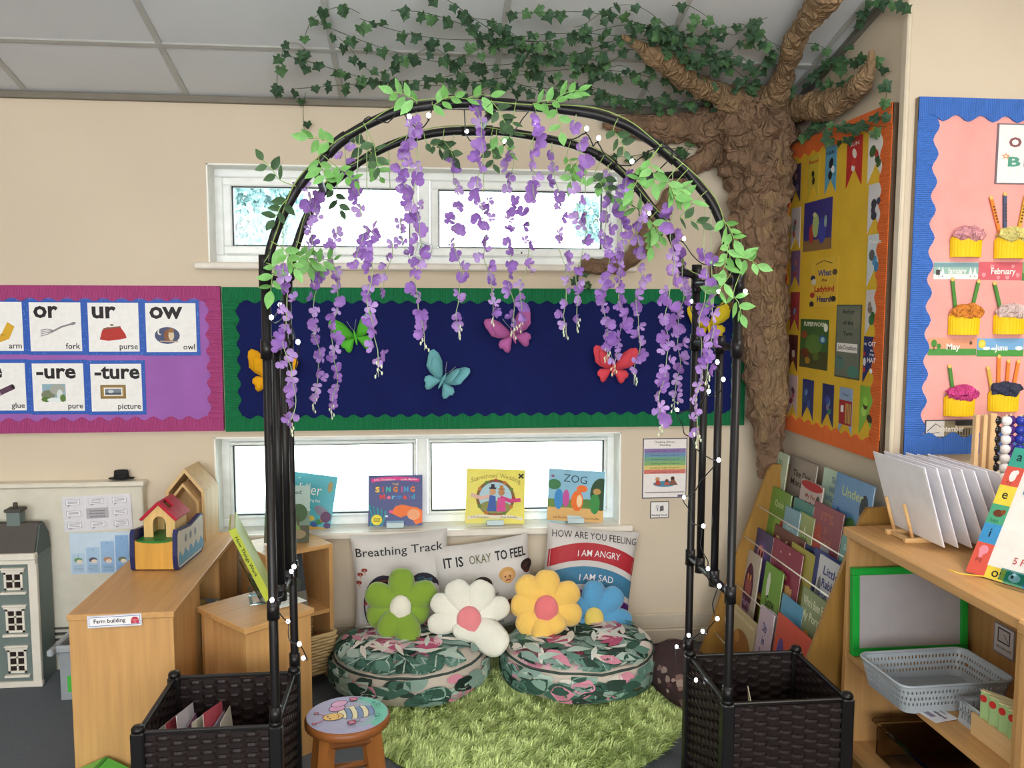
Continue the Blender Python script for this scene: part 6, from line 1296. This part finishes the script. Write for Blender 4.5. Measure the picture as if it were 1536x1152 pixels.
# ---- leafy garlands along both hoops
def leaf_mesh(L_, W_, col, nm='leaf'):
    n = 6; mb = MB(M(col, .55, 'leaf')); vs = []; fs = []
    for i in range(n+1):
        f = i/n; w_ = W_/2*math.sin(PI*f**.85)*(1 if f < 1 else 0)+.0002; x = L_*f; d = -.10*L_*f*f
        vs += [(x, d-.12*w_, -w_), (x, d+.18*w_, 0), (x, d-.12*w_, w_)]
    for i in range(n): a = i*3; fs += [[a, a+3, a+4, a+1], [a+1, a+4, a+5, a+2]]
    mb.add(vs, fs, None, True); return mb.mesh(nm)
LFB = [leaf_mesh(.041, .020, '74AE60'), leaf_mesh(.032, .017, '6FA858'), leaf_mesh(.043, .021, '80B86C')]
LFD = [leaf_mesh(.036, .020, '3E5A3C'), leaf_mesh(.032, .018, '4A6A46')]
def garland(H_, label, sprigs, off):
    t = thing('leaf_garland', label, 'garland', H_[len(H_)//2]); o_ = Vector(t.location); rg = random.Random(int(off*100)+7)
    vp = [H_[k]-o_+Vector((.006*math.sin(k*.21), -.014, .006+.006*math.cos(k*.21))) for k in range(0, len(H_), 2)]
    MB(M('8AA25A', .6)).tube(smooth_pts(vp, 2), .0014, n=5).build('vine', t)
    for px, py, ang, n, br in sprigs:
        k = min(range(len(H_)), key=lambda k: (P(px, py, Y=H_[0].y)-H_[k]).length); base = P(px, py, Y=H_[0].y-.02)-o_; root = H_[k]-o_+Vector((0, -.015, .005))
        d = Vector((math.cos(R(ang)), rg.uniform(-.35, .05), math.sin(R(ang)))).normalized(); tip = base+d*.055
        MB(M('9AB86A', .6)).tube(smooth_pts([root, base, (base+tip)/2+Vector((0, -.006, .004)), tip], 3), .0010, n=4).build('sprig_stem', t)
        for q in range(n):
            f = q/(n-1); p = base+(tip-base)*f; sd = 1 if q % 2 else -1
            la = R(ang+(sd*rg.uniform(40, 75) if q < n-1 else 0)); s = rg.uniform(.8, 1.15)
            ob = put('leaf', (LFB if br else LFD)[rg.randrange(3 if br else 2)], t)
            ob.matrix_local = Matrix.Translation(p)@Matrix.Rotation(-la, 4, 'Y')@Matrix.Rotation(rg.uniform(-.9, .7), 4, 'X')@Matrix.Rotation(rg.uniform(-.6, .2), 4, 'Z')@Matrix.Scale(s, 4)
garland(HF, 'green leafy garland along the front hoop of the arch', [(424, 372, -60, 7, 1), (412, 400, -100, 6, 1), (420, 270, 130, 5, 0), (430, 300, -120, 6, 0), (478, 240, -70, 7, 1), (500, 215, 170, 6, 1), (505, 250, -40, 7, 1), (560, 215, -80, 6, 0),
    (625, 152, 160, 7, 1), (650, 158, 20, 6, 1), (700, 148, 8, 4, 1), (740, 155, -60, 6, 0), (770, 175, -100, 5, 0), (800, 156, 5, 6, 1), (835, 148, 22, 6, 1), (835, 165, -80, 4, 1), (920, 195, -60, 6, 0), (975, 240, -80, 6, 1), (965, 255, -120, 6, 1), (1000, 270, -70, 7, 1),
    (1010, 280, -40, 6, 1), (1085, 330, -60, 7, 1), (1092, 370, -100, 7, 1), (1105, 385, -20, 6, 1), (1090, 420, -130, 6, 1), (1100, 440, -70, 6, 1), (1020, 325, -20, 5, 0)], 1)
garland(HR, 'green leafy garland along the rear hoop of the arch', [(440, 380, -30, 6, 1), (460, 370, -80, 6, 1), (470, 395, 10, 5, 1), (500, 285, -70, 5, 0), (555, 240, -60, 6, 1), (560, 232, 150, 6, 0), (640, 215, -20, 7, 0), (665, 210, -60, 5, 0), (735, 215, -80, 6, 0), (745, 205, -50, 5, 1), (850, 235, -60, 6, 1), (865, 245, -110, 6, 1),
    (905, 260, -80, 5, 0), (890, 265, -50, 5, 1), (975, 330, -60, 6, 1), (985, 345, -110, 6, 1), (960, 315, 160, 5, 1)], 2)
# ---- crumpled paper tree in the corner
PAPER = M('806650', .85, 'crumple', 1.0); PAPER2 = M('907658', .85, 'crumple', 1.3)
def crumple_tube(mb, pts, rad, seed, na=30, step=.011, flat=1.0, amp=.42):
    pts = smooth_pts([Vector(p) for p in pts], 10); rs = []
    m = len(pts)
    cum = [0.0]
    for a, b_ in zip(pts, pts[1:]): cum.append(cum[-1]+(b_-a).length)
    n = max(6, int(cum[-1]/step)); path = []; rr = []
    for i in range(n+1):
        d = cum[-1]*i/n; k = min(m-2, int(np.searchsorted(cum, d, 'right')-1)); f = (d-cum[k])/max(1e-6, cum[k+1]-cum[k]); path.append(pts[k]+(pts[k+1]-pts[k])*f)
        g = i/n*(len(rad)-1); q = min(len(rad)-2, int(g)); rr.append(rad[q]+(rad[q+1]-rad[q])*(g-q))
    up = None; vs = []; so = Vector((seed*3.7, seed*1.3, seed*2.1))
    for i, p in enumerate(path):
        tg = (path[min(n, i+1)]-path[max(0, i-1)]).normalized()
        if up is None: up = Vector((0, 1, 0)) if abs(tg.y) < .9 else Vector((0, 0, 1))
        x = tg.cross(up).normalized(); up = x.cross(tg).normalized()
        for j in range(na):
            a = 2*PI*j/na; d = x*math.cos(a)+up*math.sin(a); q = p+d*rr[i]*.8
            rd = (1-2.2*abs(noise.noise(q*9+so)))*.6+(1-2.2*abs(noise.noise(q*22+so)))*.35+.2*noise.noise(q*48+so)
            # lengthwise folds
            rd += .45*(1-2*abs(noise.noise(Vector((a*1.3, i*.05, seed)))))
            tw = noise.noise_vector(q*30+so)*rr[i]*.18
            vs.append(p+d*rr[i]*(1+amp*(rd-.35))+tw)
    fs = [[i*na+j, i*na+(j+1) % na, (i+1)*na+(j+1) % na, (i+1)*na+j] for i in range(n) for j in range(na)]+[list(range(na-1, -1, -1)), list(range(n*na, (n+1)*na))]
    base = TO
    for k_, v in enumerate(vs):                       # the paper is pressed flat where it meets walls and ceiling
        q = v+base; q.x = min(q.x, XR-.004); q.y = min(q.y, D-.004); q.z = min(q.z, ceil_z(q.y)-.006); vs[k_] = q-base
    mb.add(vs, fs, None, False)
t = thing('paper_tree', 'brown crumpled-paper tree trunk with branches in the corner', 'tree', P(1150, 700, Y=3.38)); TO = Vector(t.location)
YT = 3.375
def ppts(l, Y=None, X=None): return [P(x, y, Y=Y, X=X)-TO for x, y in l]
trunk = [(1154, 715), (1152, 660), (1148, 600), (1146, 520), (1142, 430), (1140, 340), (1140, 270), (1132, 215), (1128, 165), (1130, 140)]
mb = MB(PAPER); crumple_tube(mb, ppts(trunk, Y=YT), [.044, .05, .06, .07, .078, .082, .09, .108, .13, .12], 1, 46, .010); mb.build('trunk', t)
rg = random.Random(31)
for k in range(16):                                 # twisted sheets wrapped round the trunk
    z = rg.uniform(0, .8); path = []; a0 = rg.uniform(-2.6, .2); turn = rg.choice((-1, 1))*rg.uniform(.7, 1.6); ln = rg.randrange(3, 5)
    i0 = rg.randrange(0, len(trunk)-ln); base = ppts(trunk, Y=YT); rads = [.042, .048, .056, .066, .074, .078, .086, .10, .12, .12]
    for q in range(ln+1):
        i_ = min(len(trunk)-1, i0+q); a = a0+turn*q/ln; r_ = rads[i_]*.92; path.append(base[i_]+Vector((math.cos(a)*r_, min(.08, math.sin(a)*r_), 0)))
    mb = MB(PAPER if k % 2 else PAPER2); crumple_tube(mb, path, [.012]+[rg.uniform(.022, .036) for _ in range(ln)]+[.012], 20+k, 20, .010, amp=.6); mb.build('paper_twist', t)
def cpt(px, py, off):                                # point below the sloping ceiling, or in front of the back wall
    d = ray(px, py); tt = (2.215+.27*3.5-CAMH-off)/(d.z+.27*d.y); p = CAM+d*tt
    if tt < 0 or p.y > D-.03: p = P(px, py, Y=D-.03)
    if p.x > XR-.03: p = P(px, py, X=XR-.03)
    return p
br = [([(1130, 185), (1085, 190), (1035, 192), (985, 193), (940, 188), (905, 185)], 'w', [.085, .075, .055, .045, .035, .015]),
      ([(1105, 215), (1070, 232), (1045, 245), (1030, 258), (1012, 275)], 'w', [.06, .045, .034, .028, .012]),
      ([(1130, 160), (1085, 145), (1050, 130), (1012, 104), (985, 85), (935, 55)], 'c', [.06, .04, .028, .036, .026, .006]),
      ([(1150, 160), (1172, 125), (1182, 95), (1198, 50), (1220, 20), (1245, -15)], 'c', [.06, .036, .024, .03, .03, .036]),
      ([(1160, 185), (1190, 165), (1225, 160), (1262, 152), (1290, 128), (1305, 100), (1308, 76)], 'r', [.06, .042, .036, .04, .036, .03, .008]),
      ([(1108, 455), (1088, 420), (1082, 388), (1092, 365)], 'w', [.04, .045, .035, .01]),
      ([(1030, 262), (1000, 300), (975, 340), (955, 380), (915, 398), (872, 399)], 'w', [.02, .02, .024, .03, .026, .02])]
for i, (l, pl, rad) in enumerate(br):
    pts = [(P(x, y, Y=3.44) if pl == 'w' else P(x, y, X=XR-.06) if pl == 'r' else cpt(x, y, .05))-TO for x, y in l]
    mb = MB(PAPER2 if pl in 'cr' else PAPER); crumple_tube(mb, pts, rad, 60+i, 24, .009, amp=.55); mb.build('branch', t)
# ---- trailing ivy
def ivy_leaf(seed, col):
    s = .031; half = [(0, -.12), (.34, -.40), (.60, -.24), (.58, .08), (.84, .30), (.44, .52), (.20, .84), (0, 1.15)]
    rg = random.Random(seed); half = [(x*rg.uniform(.9, 1.1), z*rg.uniform(.92, 1.08)) for x, z in half]
    mb = MB(M(col, .6, 'leaf')); vs = [(0, 0, .3*s)]
    ring = [(x*s, .10*s*x+.006*rg.random(), z*s) for x, z in half]+[(-x*s, .10*s*x+.006*rg.random(), z*s) for x, z in half[-2:0:-1]]
    vs += ring; n = len(ring); mb.add(vs, [[0, 1+i, 1+(i+1) % n] for i in range(n)]); return mb.mesh('leaf')
IV = [ivy_leaf(i, c) for i, c in enumerate(['36553A', '3F613C', '2D4A31', '4C7244', '34533A', '395A38'])]
VN = []
rg = random.Random(77)
def vine_px(x0, y0, x1, y1, sag, wob):
    n = max(5, int(math.hypot(x1-x0, y1-y0)/22)); ph = rg.uniform(0, 6); o = []
    for k in range(n+1):
        f = k/n; o.append((x0+(x1-x0)*f+wob*.4*math.sin(f*9+ph), y0+(y1-y0)*f+sag*math.sin(PI*f)+wob*1.5*math.sin(f*(5+ph*.7)+ph*1.7)))
    return o
# (start, end, sag, wobble): vines run from the tree out over the ceiling
SPEC = [((1120, 125), (420, 95), 8, 12), ((1110, 100), (470, 35), 20, 16), ((1100, 70), (545, 8), 30, 16), ((1090, 55), (640, 5), 22, 14), ((1120, 140), (440, 128), 4, 10), ((1000, 62), (590, 30), 16, 14),
        ((1120, 142), (640, 112), 8, 14), ((1000, 95), (660, 72), 4, 16), ((1080, 40), (760, 8), 14, 10), ((1060, 25), (860, 20), 6, 14), ((1150, 40), (1010, 14), 8, 10),
        ((980, 122), (770, 100), 8, 16), ((930, 75), (690, 50), 8, 18), ((1140, 85), (960, 45), 10, 16), ((1180, 60), (1060, 30), 10, 12), ((1150, 112), (1010, 80), 8, 16), ((1160, 95), (1080, 125), 6, 16),
        ((700, 92), (500, 75), 8, 14), ((840, 132), (680, 135), 4, 10), ((1130, 140), (880, 128), 4, 10), ((1190, 125), (1130, 50), 8, 12)]
for (a, b_, sag, wob) in SPEC: VN.append((vine_px(*a, *b_, sag, wob), 'c', 'on the ceiling'))
EXTRA = [([(455, 62), (470, 28), (510, 10), (540, 20)], 'c', ''), ([(418, 148), (416, 110), (430, 68), (456, 72), (462, 110)], 'c', ''), ([(457, 205), (455, 160), (465, 125), (490, 105), (515, 108)], 'w', ''),
         ([(1040, 225), (1015, 222), (980, 228), (940, 235), (915, 232)], 'w', ''), ([(1060, 210), (1045, 205), (1030, 228), (1012, 240)], 'w', ''), ([(900, 395), (875, 405), (860, 425), (888, 428)], 'w', ''), ([(1000, 290), (990, 330), (975, 365), (940, 385)], 'w', '')]
for l, pl, _ in EXTRA: VN.append((l, pl, 'on the back wall' if pl == 'w' else 'curling at the ceiling edge'))
RIGHT = [[(1200, 205), (1225, 185), (1250, 190), (1285, 185), (1315, 178), (1335, 165)], [(1270, 112), (1265, 95), (1290, 85), (1305, 95), (1325, 110), (1330, 140), (1322, 165)], [(1205, 120), (1225, 105), (1262, 75), (1285, 40), (1300, 15), (1310, -10)],
         [(1240, 200), (1262, 215), (1285, 205), (1300, 190), (1330, 190)], [(1190, 70), (1215, 65), (1240, 75), (1250, 100), (1270, 85)], [(1290, -5), (1330, 0), (1360, 8), (1362, 5)], [(1190, 135), (1215, 115), (1245, 125), (1280, 120)]]
for l in RIGHT: VN.append((l, 'r', 'on the wall above the yellow board'))
info = []
for l, pl, wh in VN:
    pts = []
    for (x, y) in l:
        if pl == 'c': p = cpt(x, y, .025+.03*rg.random())
        elif pl == 'w': p = P(x, y, Y=D-.05)
        else:
            p = P(x, y, X=XR-.045)
            if p.y < YB+.02 and y > 20: p = P(x, y, X=XR-.045)
            if p.z > ceil_z(p.y)-.03: p = cpt(x, y, .03)
        pts.append(p)
    info.append((min(x for x, y in l), pts, wh))
cnt = {}
for _, pts, wh in sorted(info, key=lambda q: q[0]):
    cnt[wh] = cnt.get(wh, 0)+1
    lab = 'ivy vine %s, %s from the left by its tip' % (wh, ORD[cnt[wh]])
    t = thing('ivy_vine', lab, 'ivy', pts[0], (0, 0, 0), 'ivy vines round the paper tree'); o_ = Vector(t.location); sp = smooth_pts([p-o_ for p in pts], 4)
    MB(M('3f5230', .7)).tube(sp, .0011, n=4).build('vine', t); acc = 0
    for a, b_ in zip(sp, sp[1:]):
        acc += (b_-a).length
        if acc < .056: continue
        acc = rg.uniform(-.012, .008)
        for q in range(2 if rg.random() < .5 else 1):
            p = (a+b_)/2+Vector((rg.uniform(-.016, .016), rg.uniform(-.012, .006), rg.uniform(-.022, .006))); vd = (CAM-(p+o_)).normalized()
            nrm = (vd+Vector((rg.gauss(0, .45), rg.gauss(0, .3), rg.gauss(0, .45)))).normalized(); dn = Vector((rg.gauss(0, .7), .1, -1+rg.gauss(0, .6))); zax = (dn-nrm*dn.dot(nrm)).normalized(); yax = -nrm; xax = yax.cross(zax)
            m_ = Matrix((xax, yax, zax)).transposed().to_4x4(); s = rg.uniform(.66, 1.02); m_.translation = p
            put('leaf', IV[rg.randrange(6)], t).matrix_local = m_@Matrix.Scale(s, 4)
